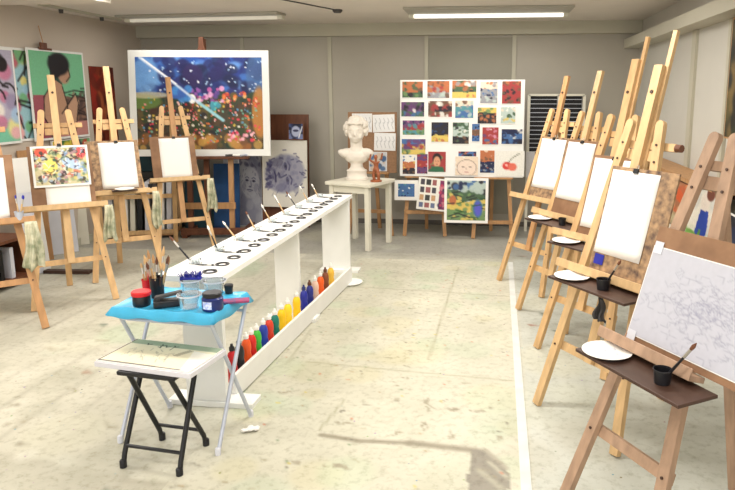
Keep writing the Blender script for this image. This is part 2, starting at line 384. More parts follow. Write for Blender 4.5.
def plate(e, x, label, r=.085, paint=None):
    t = MB().lathe([(r*.55, 0), (r*.62, .003), (r, .013), (r*1.01, .015), (r*.97, .0155), (r*.62, .007), (.001, .006)], n=28, capt=False).build('plate', 'paper', smooth=True)
    tag(t, label, 'plate'); onlocal(t, e, x, e['ty'], e['tz'])
    if paint:
        m = MB(); 
        for i, (a, rr) in enumerate([(0.4, .03), (1.9, .035), (3.3, .02), (4.8, .038)]): m.lathe([(.016, .0062), (.013, .0085), (.001, .009)], (rr*math.cos(a), rr*math.sin(a), 0), 12, capt=False)
        m.build('paint_puddle', paint, t, True)
    return t
def cup(name, loc, r, h, mat, label, cat='cup', group=None, fill=None):
    t = MB().lathe([(r*.85, 0), (r, h), (r*1.06, h), (r*1.06, h-.004), (r*.93, h-.004), (r*.8, .004), (.001, .004)], n=20, capt=False).build(name, mat, smooth=True)
    t.location = loc; tag(t, label, cat, group)
    if fill: MB().lathe([(r*.86, h*.5), (.001, h*.5)], n=16, capb=False, capt=False).build('contents', fill, t)
    return t
def brush(a, b, label, r=.004, handle='tray', hair='brownwood', group=None, name='paintbrush', hairlen=.16):
    """brush with the end of its handle at a and the tip of its hair at b"""
    a, b = Vector(a), Vector(b); t = empty(name, a); d = b-a; tag(t, label, 'paintbrush', group)
    MB().tube([(0, 0, 0), d*.35, d*(.8-hairlen)], [r*.5, r*1.2, r*.9], 8).build('handle', handle, t, True)
    MB().tube([d*(.8-hairlen), d*(1-hairlen)], r*1.15, 8).build('ferrule', 'metal', t, True)
    MB().tube([d*(1-hairlen), d*(1-hairlen*.5), d], [r*1.2, r*1.6, r*.3], 8).build('bristles', hair, t, True)
    return t
def rag(loc, w, h, label, seed=0, mat='rag', rz=0, name='rag'):
    rn = random.Random(seed); nx, nz = 10, 14; V = []
    ph = [rn.uniform(0, 6) for _ in range(4)]
    for j in range(nz+1):
        for i in range(nx+1):
            s, q = i/nx-.5, j/nz; wd = w*(.55+.45*q)
            V.append((s*wd+.012*math.sin(q*5+ph[0])*q, .016*math.sin(s*17+ph[1])*(.3+q)+.008*math.sin(q*7+s*6+ph[2]), -h*q*(1-.14*abs(math.sin(s*4+ph[3])))+.0))
    m = MB().add(V, [(j*(nx+1)+i, j*(nx+1)+i+1, (j+1)*(nx+1)+i+1, (j+1)*(nx+1)+i) for j in range(nz) for i in range(nx)])
    o = m.build(name, mat, smooth=True, fix=False); s = o.modifiers.new('thickness', 'SOLIDIFY'); s.thickness = .003
    o.location = loc; o.rotation_euler.z = rz; tag(o, label, 'cloth'); return o

G = 'studio easels'
e1 = make_easel(.201, 5.244, -52.8, 1.80, 'pine easel holding a white sheet, last of the right-hand row by the display board', mastwood='honey')
e2 = make_easel(.325, 4.48, -57.6, 1.815, 'pine easel with white plate on shelf, fourth from the front in right row', mastwood='pale', tray=True)
e3 = make_easel(.45, 3.752, -50.6, 2.0, 'pine easel with darker mast partly hidden behind the tall front easel', 'pine', 'pine', thin=(1.86,), tray=True)
e4 = make_easel(.389, 2.97, -54.8, 1.96, 'tall pine easel with two-piece mast and large white sheet on right', 'pale', 'pale', thin=(1.79,), tray=True, knob=True)
L5 = R(18.6)
e5 = make_easel(.391, 2.16, -58.7, 1.9, 'weathered pinkish easel at the right front holding the pencil drawing', 'rosy', w0=.225, w1=.044, v1=1.52, L=L5, ledge_v=.705, mast=False, tray=True, ledge_w=.225, rear=.7)
l1 = make_easel(-3.295, 3.765, 41, 1.85, 'honey wood easel cut off by the left edge of the photo', 'honey')
l2 = make_easel(-3.189, 4.433, 39, 1.80, 'pine easel holding the colourful abstract print on the left', 'pine', 'pale')
l3 = make_easel(-3.189, 5.178, 39.1, 1.90, 'pine easel with white sheet before the red-brown wall panel', 'pine')
l4 = make_easel(-3.109, 6.083, 37.4, 1.825, 'pine easel with white sheet in front of the large landscape painting', 'pine', 'honey')
# right row boards, sheets, clips
for e, uc, vt, pw, mat, bl, sl in (
    (e1, .018, 1.267, .29, 'smear', 'brown drawing board on the last right-hand easel', 'white paper sheet on the last easel of the right row'),
    (e2, -.004, 1.297, .29, 'board', 'brown drawing board behind the sheet of the second-last right easel', 'white paper sheet on the second-last easel of the right row'),
    (e3, .002, 1.25, .30, 'board', 'drawing board almost hidden behind the tall front easel', 'white paper sheet half hidden behind the tall front easel'),
    (e4, .012, 1.271, .29, 'smear', 'paint-smeared board behind the largest white sheet on right', 'largest white paper sheet, on the tall easel at right'),
    (l3, .005, 1.207, .29, 'smear', 'reddish brown board behind the middle white sheet on left', 'white paper sheet on the easel before the red-brown panel'),
    (l4, -.016, 1.186, .29, 'board', 'brown board behind the white sheet below the landscape painting', 'white paper sheet overlapping the big landscape painting')):
    right = e in (e1, e2, e3, e4); wide = .40 if e is e4 else .345
    if right: uc += .03; board(e, wide, .765, vt+.018, bl, mat, uc=uc-pw/2-.012+wide/2)
    else: board(e, .43, .765, vt+.018, bl, mat, uc=-.03)
    sheet(e, pw, pw*1.414, vt, sl, uc=uc)
    clip(e, vt+.006, 'small black clip holding the ' + sl.split(',')[0], uc)
M['board_e5'] = M['board']
board(e5, .62, .72, 1.165, 'wide brown board carrying the pencil drawing at right front', uc=.17, L=L5)
p = Paint(110, 80, (182, 183, 193), 5)
for i in range(170):
    x, y = p.r.gauss(.5, .2), p.r.gauss(.5, .2)
    a = p.r.uniform(0, 6.3); p.line([(x, y), (x+.05*math.cos(a), y+.05*math.sin(a)), (x+.08*math.cos(a+.8), y+.08*math.sin(a+.8))], .005, (140, 141, 158), .4)
for i in range(9):
    cx, cy, r = p.r.gauss(.5, .14), p.r.gauss(.45, .14), p.r.uniform(.05, .13)
    p.line([(cx+r*math.cos(k*.7), cy+r*math.sin(k*.7)) for k in range(10)], .004, (134, 134, 154), .4)
o = picture('pencil_drawing', .60, .345, p, .004, mat='drawing', thick=.0016, img='pencil_lines'); tag(o, 'large faint pencil drawing on the rightmost easel', 'drawing'); inplane(o, e5, .165, .745, -.033, L5)
o = MB().box((0, 0, 0), (.04, .001, .045)).build('masking_tape', 'greypaper'); tag(o, 'strip of pale tape at lower left of the pencil drawing', 'tape'); inplane(o, e5, -.11, .742, -.0355, L5)
o = MB().box((0, 0, 0), (.04, .001, .045)).build('masking_tape', 'greypaper'); tag(o, 'strip of pale tape at upper left of the pencil drawing', 'tape'); inplane(o, e5, -.11, 1.085, -.0355, L5)
# plates, cups and brushes on the right-hand easels
plate(e2, -.11, 'white plate on the second-last right easel')
plate(e3, -.11, 'white plate on the shelf of the half hidden easel')
plate(e4, -.11, 'white plate on dark shelf under the largest white sheet')
plate(e5, -.11, 'white plate with pale blue paint at right front', .09, 'greypaper')
def rowcup(e, x, lab, tip, lab2, r=.026, h=.05):
    q = Matrix.Rotation(e.rotation_euler.z, 3, 'Z') @ Vector((x, e['ty'], e['tz'])) + e.location
    cup('water_cup', q, r, h, 'blackplastic', lab)
    if tip is not None:
        d = Matrix.Rotation(e.rotation_euler.z, 3, 'Z') @ Vector(tip); brush(q+Vector((0, 0, .006)), q+d, lab2, .0045, 'blackplastic', 'brownwood')
rowcup(e2, .14, 'small dark cup on the shelf of the second-last right easel', None, '')
rowcup(e3, .12, 'dark cup on the shelf of the half hidden easel', None, '')
rowcup(e4, .10, 'black cup on the shelf under the largest white sheet', (.07, .03, .15), 'dark paintbrush in the cup under the largest sheet', .032)
rowcup(e5, .16, 'black cup on the right front easel shelf', (.1, .03, .17), 'paintbrush with dark tip in front of the pencil drawing', .03)
rag(world(e4, .1, .70, -.13)+Vector((0, 0, -.03)), .05, .12, 'blue-grey cloth hanging under the tall right easel shelf', 4, 'darkgrey', R(-50))
o = MB().box((0, 0, 0), (.06, .002, .05)).build('blue_note', 'royal'); tag(o, 'small royal blue patch of paper below the largest sheet', 'paper scrap'); inplane(o, e4, -.06, .83, -.0325)

# ------------------------------------------------------------------ left row of easels: what hangs on them
board(l2, .43, .765, 1.24, 'brown drawing board behind the colourful abstract print', 'board')
sheet(l2, .30, .19, .968, 'white paper showing below the colourful abstract print', uc=.03, d=-.032)
pal = [(206, 120, 96), (206, 190, 110), (110, 136, 100), (160, 176, 196), (216, 212, 196), (80, 66, 60), (60, 86, 70), (170, 130, 140), (120, 150, 190), (90, 96, 80), (150, 160, 120)]
p = Paint(72, 58, (200, 190, 150), 11)
p.dabs(160, pal, 0, 0, 1, 1, .02, .06, .85); p.ell(.15, .12, .12, .12, (226, 90, 70)); p.ell(.9, .15, .1, .15, (230, 90, 90)); p.ell(.3, .5, .14, .2, (236, 212, 110)); p.ell(.7, .45, .2, .12, (176, 200, 232), ang=.5)
p.dabs(60, pal, 0, 0, 1, 1, .015, .04, .9); p.strokes(90, [(40, 34, 40), (60, 50, 50), (240, 240, 240)], 0, 0, 1, 1, .08, .011, .85)
o = picture('abstract_print', .385, .315, p, .016); tag(o, 'colourful abstract print with white border on the left easel', 'print'); inplane(o, l2, 0, .92, -.049)
clip(l2, 1.24, 'small black clip holding the colourful abstract print', 0, -.053)
rag(world(l2, .285, .74, -.13), .10, .30, 'paint-stained cloth hanging from the abstract print easel', 1, rz=.4)
rag(world(l1, .26, .74, -.13), .13, .36, 'paint-stained cloth hanging from the leftmost easel', 2, rz=.4)
rag(world(l3, .27, .74, -.13), .11, .36, 'long paint-stained cloth hanging from the middle left easel', 3, rz=.2)
rag(world(l4, .28, .74, -.13), .11, .36, 'greenish stained cloth hanging from the easel below the landscape', 6, rz=.3)
sheet(l1, .297, .42, 1.2, 'white paper sheet cut off by the left photo edge', uc=-.0)
board(l1, .40, .765, 1.22, 'drawing board cut off by the left photo edge')
def ledge_cup(e, u, label, r=.03, h=.06, mat='blackplastic'):
    w = world(e, u, .75, -.062); w.z += .012; return cup('water_cup', w, r, h, mat, label), w
c_, w_ = ledge_cup(l4, .2, 'black cup on the ledge of the easel below the landscape', .022, .04)
c_, w_ = ledge_cup(l3, .24, 'black cup at the ledge end of the middle left easel', .022, .05)
c_, w_ = ledge_cup(l1, .2, 'pale cup with brushes on the leftmost easel ledge', .028, .06, 'steel')
for i, (dx, dy) in enumerate(((-.03, .02), (.02, .03), (.05, .0))):
    brush(w_+Vector((0, 0, .008)), w_+Vector((dx, dy, .17)), 'paintbrush in the leftmost easel cup, %s of three' % ('left', 'middle', 'right')[i], .004, 'pale', 'royal', 'brushes in the leftmost cup')
o = MB().box((0, 0, .006), (.2, .07, .012)).build('palette', 'tray', bevel=.002); tag(o, 'dark narrow palette on the middle left easel ledge', 'palette'); inplane(o, l3, .02, .76, -.125); o.rotation_euler.x = 0
pl = MB().lathe([(.05, 0), (.08, .01), (.078, .011), (.001, .004)], n=24, capt=False).build('plate', 'paper', smooth=True); tag(pl, 'white plate on the dark palette of the middle left easel', 'plate'); pl.location = o.matrix_world.translation+Vector((0, 0, .013))

# ------------------------------------------------------------------ left wall posters
def on_left(o, y, z, x=XL+.002, lean=0):
    upright(o, (x, y-.01, z), (x, y+.01, z), lean=lean); return o
skin, dark = (178, 138, 112), (30, 24, 26)
p = Paint(70, 78, (116, 182, 140), 21)
p.rect(0, .52, 1, 1, (108, 82, 72)); p.rect(.34, .05, .55, .6, (40, 66, 56)); p.rect(.02, .5, .25, 1, (150, 80, 90))
p.dabs(30, [(120, 92, 78), (90, 66, 60), (150, 112, 92), (70, 56, 54)], .5, .45, 1, .85, .03, .08, .7, .5)
p.strokes(16, [dark], .55, .42, 1, .9, .2, .012, .8, (-.4, .4)); p.rect(.45, .82, 1, 1, (186, 130, 122))
p.poly([(.3, .42), (.42, .32), (.55, .38), (.62, .6), (.58, .86), (.3, .9), (.18, .75), (.2, .55)], skin)
p.poly([(.45, .75), (.78, .5), (.86, .58), (.74, .95), (.5, .98)], (184, 146, 120)); p.line([(.5, .72), (.8, .48), (.84, .6), (.74, .95)], .012, dark)
p.line([(.42, .32), (.2, .52), (.17, .76), (.3, .92)], .012, dark); p.line([(.55, .4), (.62, .62), (.6, .8)], .012, dark)
p.ell(.6, .24, .12, .13, skin); p.ell(.52, .14, .2, .13, dark); p.ell(.46, .2, .1, .1, dark); p.line([(.7, .2), (.72, .28), (.64, .34)], .012, dark)
pn = picture('poster', .84, .88, p, .022, thick=.01); tag(on_left(pn, 6.18, 1.15, XL+.05), 'poster of a seated bowed figure on green ground, left wall', 'poster')
p = Paint(40, 70, (150, 190, 200), 22)
p.dabs(30, [(226, 210, 120), (236, 170, 170), (150, 190, 210), (110, 170, 120), (200, 90, 110)], 0, 0, 1, 1, .08, .2, .9); p.strokes(16, [dark], 0, 0, 1, 1, .4, .03, .9)
o = picture('poster', .5, .86, p, .022, thick=.01); tag(on_left(o, 5.66, 1.16, XL+.012), 'narrow strip of a pale blue and yellow poster behind the seated figure poster', 'poster')
p = Paint(60, 78, (176, 170, 190), 23)
p.rect(0, .78, 1, 1, (120, 190, 160)); p.dabs(26, [(236, 220, 150), (226, 170, 180), (160, 190, 220), (150, 140, 170), (240, 232, 220), (196, 120, 150)], 0, 0, 1, .95, .07, .16, .9)
for i in range(22):
    x, y = p.r.random(), p.r.random(); r = p.r.uniform(.06, .16); a0 = p.r.uniform(0, 6)
    p.line([(x+r*math.cos(a0+k*.5), y+r*math.sin(a0+k*.5)) for k in range(7)], .02, dark)
p.ell(.6, .08, .22, .06, dark); p.ell(.8, .16, .1, .08, dark)
o = picture('poster', .74, .86, p, .022, thick=.01); tag(on_left(o, 5.24, 1.15, XL+.03), 'poster with bold black outlined shapes at the far left edge', 'poster')
p = Paint(40, 70, (130, 52, 32), 24)
p.dabs(60, [(160, 70, 40), (100, 36, 26), (186, 100, 60), (80, 30, 24), (150, 40, 30)], 0, 0, 1, 1, .04, .12, .7, 2.2); p.strokes(30, [(190, 120, 90), (70, 28, 22)], 0, 0, 1, 1, .2, .02, .7, (1.2, 1.9))
o = picture('painted_panel', .46, .92, p, .004, thick=.02, back='brownwood'); tag(on_left(o, 6.98, .98, XL+.004), 'dark red-brown painted panel behind the middle left easel', 'painting')
p = Paint(50, 24, (60, 130, 80), 25)
p.dabs(40, [(230, 200, 70), (40, 110, 60), (200, 60, 50), (60, 60, 70), (110, 170, 120)], 0, 0, 1, 1, .05, .12)
o = picture('painting', .62, .34, p, .012, thick=.014); tag(on_left(o, 6.32, .80, XL+.03), 'low green and yellow painting below the seated figure poster', 'painting')
t = empty('poster_clip', (XL+.05, 6.0, 2.03)); tag(t, 'dark clip on a cord above the seated figure poster', 'clip')
MB().box((0, 0, .03), (.02, .09, .06)).build('jaw', 'brownwood', t, bevel=.004); MB().box((0, .02, .0), (.016, .18, .02)).build('bar', 'brownwood', t)
MB().tube([(0, 0, .06), (-.03, 0, .22)], .004, 6).build('cord', 'honey', t)

# low shelf unit with boards against the left wall, and boards leaning beside it
t = empty('shelf_unit', (-4.2, 4.55, 0)); tag(t, 'low dark shelf unit at the left wall behind the leftmost easel', 'shelf')
for z in (.06, .40): MB().box((0, 0, z), (.42, 1.0, .025)).build('shelf_board', 'brownwood', t)
for y in (-.49, .49): MB().box((0, y, .205), (.42, .025, .41)).build('side_panel', 'brownwood', t)
for i, (y, th, mt, c) in enumerate(((4.55, .03, 'paper', 'white'), (4.66, .04, 'darkgrey', 'dark grey'), (4.80, .03, 'greypaper', 'pale grey'), (4.92, .05, 'paper', 'white'), (5.08, .04, 'black', 'black'), (5.2, .04, 'greypaper', 'pale grey'))):
    o = MB().box((0, 0, .13), (.34, th, .26)).build('folder', mt); o.location = (-4.2, y-.35, .073)
    tag(o, '%s folder standing in the low left shelf, %s from the camera side' % (c, ('first', 'second', 'third', 'fourth', 'fifth', 'last')[i]), 'folder', 'folders in the low shelf')
def lean_board(name, mat, px, Y, w, h, label, cat='board', rz=0, lean=.12, thick=.02, art=None, border=.01, artm='art', z=.002, x=None):
    a = at(px, 200, y=Y); X = a.x if x is None else x
    o = picture(name, w, h, art, border, mat=artm, thick=thick, back=mat) if art else MB().box((0, thick/2, h/2), (w, thick, h)).build(name, mat, bevel=.002)
    o.location = (X, Y, z); o.rotation_euler = (-lean, 0, rz); return tag(o, label, cat)
lean_board('plywood_board', 'honey', 23, 5.62, .22, 1.08, 'plain light brown board leaning behind the abstract print easel', rz=R(76), x=-4.335, lean=.05)
lean_board('white_board', 'white', 31, 5.3, .22, 1.04, 'tall narrow white board leaning left of the abstract print', rz=R(62))
lean_board('canvas', 'black', 16, 5.32, .16, .80, 'black canvas edge standing left of the white board', rz=R(62), cat='canvas', x=-4.18)
lean_board('canvas', 'greypaper', 14, 5.2, .14, .74, 'pale grey canvas standing beside the black canvas on left', rz=R(62), cat='canvas', x=-4.1)
lean_board('white_board', 'greypaper', 60, 5.95, .26, .50, 'low pale board leaning at the wall under the abstract print easel', rz=R(50))
lean_board('white_board', 'offwhite', 74, 6.3, .22, .42, 'small off-white board leaning low behind the abstract print easel', rz=R(40))
q = at(68, 271, z=.02); o = MB().box((0, 0, .015), (.42, .07, .03)).build('wood_plank', 'tray', bevel=.003); o.location = (q.x, q.y, .0); o.rotation_euler.z = R(4); tag(o, 'short dark plank lying on the floor behind the abstract print easel', 'plank')
# rack of canvases standing on edge behind the middle left easel
t = empty('canvas_rack', (-4.02, 6.85, 0), R(20)); tag(t, 'low wooden rack of stretched canvases behind the middle left easel', 'rack')
for z in (.075, .48): MB().box((0, -.2, z), (.78, .022, .045)).build('rail', 'pine', t)
for sx in (-.38, .38):
    for sy in (-.2, .2): MB().box((sx, sy, .25), (.03, .03, .5)).build('post', 'pine', t)
MB().box((0, 0, .04), (.78, .4, .02)).build('base_board', 'honey', t)
rz = Matrix.Rotation(R(20), 3, 'Z')
ordn = ('first', 'second', 'third', 'fourth', 'fifth', 'sixth', 'seventh', 'eighth', 'ninth', 'tenth', 'eleventh', 'twelfth', 'thirteenth', 'fourteenth', 'fifteenth', 'sixteenth', 'seventeenth', 'eighteenth')
for i in range(9):
    mt = ('greypaper', 'darkgrey', 'white', 'offwhite', 'black', 'greypaper', 'darkgrey', 'white', 'greypaper')[i]
    o = MB().box((0, 0, .29), (.05, .34, .58)).build('stretched_canvas', mt, bevel=.002)
    o.location = Vector((-4.02, 6.85, .052))+rz @ Vector((-.31+i*.0765, .02, 0)); o.rotation_euler = (0, R(3), R(20)); tag(o, 'stretched canvas on edge in the low rack, %s from left' % ordn[i], 'canvas', 'canvases in the low rack')
t = empty('storage_box', (-4.0, 7.28, .0), R(8)); tag(t, 'dark storage box with white top beside the landscape painting edge', 'box')
MB().box((0, 0, .35), (.42, .3, .70)).build('body', 'darkgrey', t); MB().box((0, 0, .80), (.44, .32, .18)).build('dark_lid', 'teal', t); MB().box((0, 0, .94), (.44, .32, .10)).build('white_top', 'white', t)

# ------------------------------------------------------------------ big landscape on an H-frame easel
BE = empty('studio_easel', (-3.20, 6.86, 0), R(9)); tag(BE, 'dark brown H-frame easel carrying the large landscape painting', 'easel')
MB().box((.03, -.02, .07), (.72, .07, .07)).build('base_bar', 'brownwood', BE, bevel=.004)
for s in (-1, 1):
    MB().box((.03+s*.32, .22, .035), (.06, .56, .07)).build('foot', 'brownwood', BE, bevel=.004)
    MB().bar((s*.23, .01, .07), (s*.23, .175, 1.7), .055, .035).build('upright', 'honey' if s > 0 else 'brownwood', BE)
MB().bar((-.28, .0, .36), (.28, .0, .36), .03, .07, (0, 1, 0)).build('crossbar', 'honey', BE)
MB().bar((-.05, .06, .2), (-.05, .262, 2.2), .06, .03).build('mast', 'brownwood', BE)
MB().box((0, .03, .90), (.9, .10, .03)).build('canvas_tray', 'brownwood', BE, bevel=.003)
MB().prism([(-.055, 0), (.055, 0), (.03, .05), (.022, .16), (-.022, .16), (-.03, .05)], .175, .225).build('top_clamp', 'brownwood', BE).location = (-.05, .0, 2.06)
W_, H_ = 128, 92
p = Paint(W_, H_, (54, 84, 150), 31)
p.rect(0, 0, 1, .5, (62, 104, 178)); p.band(0, .06, (40, 80, 160), .01)
p.dabs(70, [(40, 60, 140), (60, 110, 190), (90, 140, 210), (34, 40, 100), (110, 160, 220)], 0, 0, 1, .42, .03, .09, .7, .6)
p.dabs(45, [(34, 36, 84), (44, 40, 96), (28, 34, 70)], .22, .05, 1, .4, .03, .08, .75, .7)
p.ell(.08, .2, .1, .2, (120, 168, 220), .7); p.ell(.95, .2, .08, .25, (70, 104, 150), .7); p.ell(.45, .2, .08, .12, (50, 40, 90), .9)
p.dabs(60, [(235, 240, 250), (170, 200, 235)], .1, .05, 1, .42, .004, .012, .9, .6)
p.rect(0, .42, 1, 1, (70, 66, 52))
p.dabs(160, [(52, 66, 42), (86, 64, 44), (40, 40, 48), (100, 86, 50), (70, 46, 36), (34, 60, 50)], 0, .42, 1, .96, .015, .045, .85)
p.ell(.06, .48, .14, .08, (96, 120, 60)); p.ell(.1, .41, .16, .035, (190, 180, 150), .8); p.ell(.97, .6, .06, .28, (196, 130, 60), .85); p.dabs(60, [(186, 136, 70), (206, 160, 80), (150, 96, 50), (120, 80, 50)], 0, .86, 1, 1, .02, .04, .7)
p.dabs(330, [(226, 70, 90), (240, 150, 150), (246, 236, 220), (230, 120, 60), (120, 180, 160), (220, 190, 80), (190, 60, 60), (90, 150, 190), (250, 200, 190)], .04, .42, .97, .92, .003, .011, .9, .9)
p.dabs(26, [(204, 100, 170), (236, 170, 214), (170, 60, 140), (250, 220, 236), (150, 90, 170), (90, 70, 140)], .44, .34, .68, .48, .01, .022); p.dabs(26, [(214, 80, 60), (236, 130, 70), (190, 60, 60), (246, 190, 120)], .68, .38, .95, .5, .006, .016); p.ell(.44, .45, .03, .05, (250, 250, 250))
p.dabs(10, [(70, 140, 210), (60, 100, 180)], .3, .34, .42, .46, .02, .04); p.dabs(10, [(90, 200, 210), (70, 150, 170)], .55, .48, .65, .58, .01, .025)
p.dabs(22, [(226, 60, 90), (250, 190, 200), (240, 150, 170)], .72, .78, .92, .9, .008, .016)
p.line([(.04, .01), (.3, .28), (.5, .5), (.68, .68)], .013, (206, 220, 242)); p.line([(.06, .02), (.32, .29)], .007, (250, 250, 255)); p.line([(.5, .5), (.68, .68)], .014, (150, 210, 220))
n = Vector((math.sin(R(9)), -math.cos(R(9)), 0)); n = (n+Vector((0, 0, .1))).normalized(); P0 = BE.matrix_basis @ Vector((0, .028, .917))
a, b = at_pl(131.5, 155, P0, n), at_pl(270.5, 154, P0, n); top = at_pl(129, 50, P0, n)
wd, hh = (b-a).length, (top.z-.917)/math.cos(.0997)
t = picture('landscape_painting', wd, hh, p, .075, thick=.035, img='painted_picture'); tag(t, 'large blue landscape painting with flower field and white mount', 'painting')
t.location = ((a+b)/2); t.location.z = .917; t.rotation_euler = (-.0997, 0, R(9))
for i, (x, w, h, mt, lb, cl) in enumerate(((-.03, .30, .80, 'deepblue', 'deep blue canvas leaning under the landscape painting', 0), (-.36, .34, .62, 'teal', 'dark teal canvas leaning behind the easel below the landscape', 0))):
    o = MB().box((0, .012, h/2), (w, .024, h)).build('stretched_canvas', mt, bevel=.002); q = Matrix.Rotation(R(9), 3, 'Z') @ Vector((x+.12, .30+.04*i, 0)); o.location = BE.location+q; o.location.z = .002 if i else .1; o.location.z=.002; o.rotation_euler = (-.16, 0, R(9)); tag(o, lb, 'canvas')
for i, (dx, c_, lb) in enumerate(((.33, 'paper', 'white tube'), (.25, 'darkgrey', 'dark grey tube'), (.4, 'steel', 'silver tube'))):
    q = Matrix.Rotation(R(9), 3, 'Z') @ Vector((dx, -.008, .917)); o = MB().tube([(-.05, 0, .012), (.03, 0, .012), (.05, 0, .006)], [.012, .013, .014], 10).build('paint_tube', c_, smooth=True); o.location = BE.location+q; o.rotation_euler.z = .6*i; tag(o, lb+' of paint on the tray below the landscape', 'paint tube')
# portraits leaning at the back wall
lean_board('door_panel', 'greypaper', 229, 7.45, .2, .95, 'plain pale panel leaning between the blue canvas and the face drawing', rz=R(-4))
def face(p, cx, cy, s, rot, ink, paper):
    def T(x, y):
        c, q = math.cos(rot), math.sin(rot); return (cx+(x*c-y*q)*s, cy+(x*q+y*c)*s/p.asp)
    p.ell(cx, cy, s*.95, s*1.25/p.asp, paper, .9, rot, .15)
    for i in range(60):
        a = p.r.uniform(0, 6.3); r = p.r.uniform(.8, 1.3); x, y = r*math.cos(a)*.9, r*math.sin(a)*1.2
        if (y < .0 or abs(x) > .75) and i % 2: p.line([T(x, y), T(x*1.08+.1*p.r.uniform(-1, 1), y*1.05+.2)], .016, ink, .6)
    for sx in (-1, 1):
        p.ell(*T(sx*.36, -.12), s*.2, s*.1/p.asp, ink, .75, rot); p.line([T(sx*.55, -.3), T(sx*.35, -.4), T(sx*.15, -.3)], .02, ink, .8); p.ell(*T(sx*.36, -.12), s*.07, s*.07/p.asp, (30, 30, 44), .9)
        p.ell(*T(sx*.62, .35), s*.2, s*.35/p.asp, ink, .25, rot)
    p.line([T(.06, -.1), T(.14, .28), T(-.06, .34)], .018, ink, .75); p.ell(*T(0, .36), s*.16, s*.06/p.asp, ink, .6, rot)
    p.line([T(-.28, .62), T(0, .58), T(.28, .62)], .026, ink, .9); p.ell(*T(0, .72), s*.2, s*.05/p.asp, ink, .4, rot)
    for i in range(30):
        x, y = p.r.uniform(-.8, .8), p.r.uniform(-.3, 1.1); p.line([T(x, y), T(x+.15, y+.12)], .01, ink, .3)
p = Paint(48, 120, (150, 150, 160), 41); p.dabs(40, [(130, 130, 146), (166, 166, 174), (112, 112, 130)], 0, 0, 1, 1, .1, .3, .6)
face(p, .5, .42, .42, .08, (70, 70, 96), (176, 176, 184)); p.rect(.3, .78, .7, 1, (140, 140, 156), .8); p.dabs(14, [(70, 70, 96)], 0, .02, 1, .22, .05, .12, .6, .6)
lean_board('portrait_drawing', 'greypaper', 250, 7.5, .29, .93, 'tall grey drawing of a laughing face leaning at the back wall', 'drawing', R(-3), .06, .012, p, .004, 'drawing')
p = Paint(90, 106, (216, 212, 202), 42)
face(p, .5, .5, .36, 1.4, (56, 54, 92), (146, 146, 164)); p.dabs(40, [(90, 88, 122), (60, 58, 96)], .08, .3, .2, .75, .03, .06, .5, .5); p.dabs(30, [(120, 120, 146)], .2, .25, .8, .75, .03, .07, .4)
lean_board('portrait_drawing', 'offwhite', 285, 7.42, .56, .80, 'drawing of a face turned sideways on off-white paper', 'drawing', R(-2), .06, .008, p, .005, 'drawing', z=.26)
lean_board('backing_board', 'brownwood', 285, 7.50, .60, 1.36, 'tall dark brown board behind the sideways face drawing', 'board', R(-2), .06, .02)
p = Paint(36, 40, (70, 80, 120), 43); p.dabs(20, [(40, 46, 80), (120, 130, 170), (30, 32, 50)], 0, 0, 1, 1, .1, .25); p.ell(.5, .5, .3, .35, (170, 176, 200)); p.ell(.5, .45, .2, .08, (60, 60, 90)); p.line([(.7, .9), (.95, .2)], .05, (230, 230, 230))
lean_board('small_portrait', 'brownwood', 298, 7.43, .19, .20, 'small blue portrait propped above the sideways face drawing', 'painting', R(-2), .06, .01, p, .01, z=1.065)

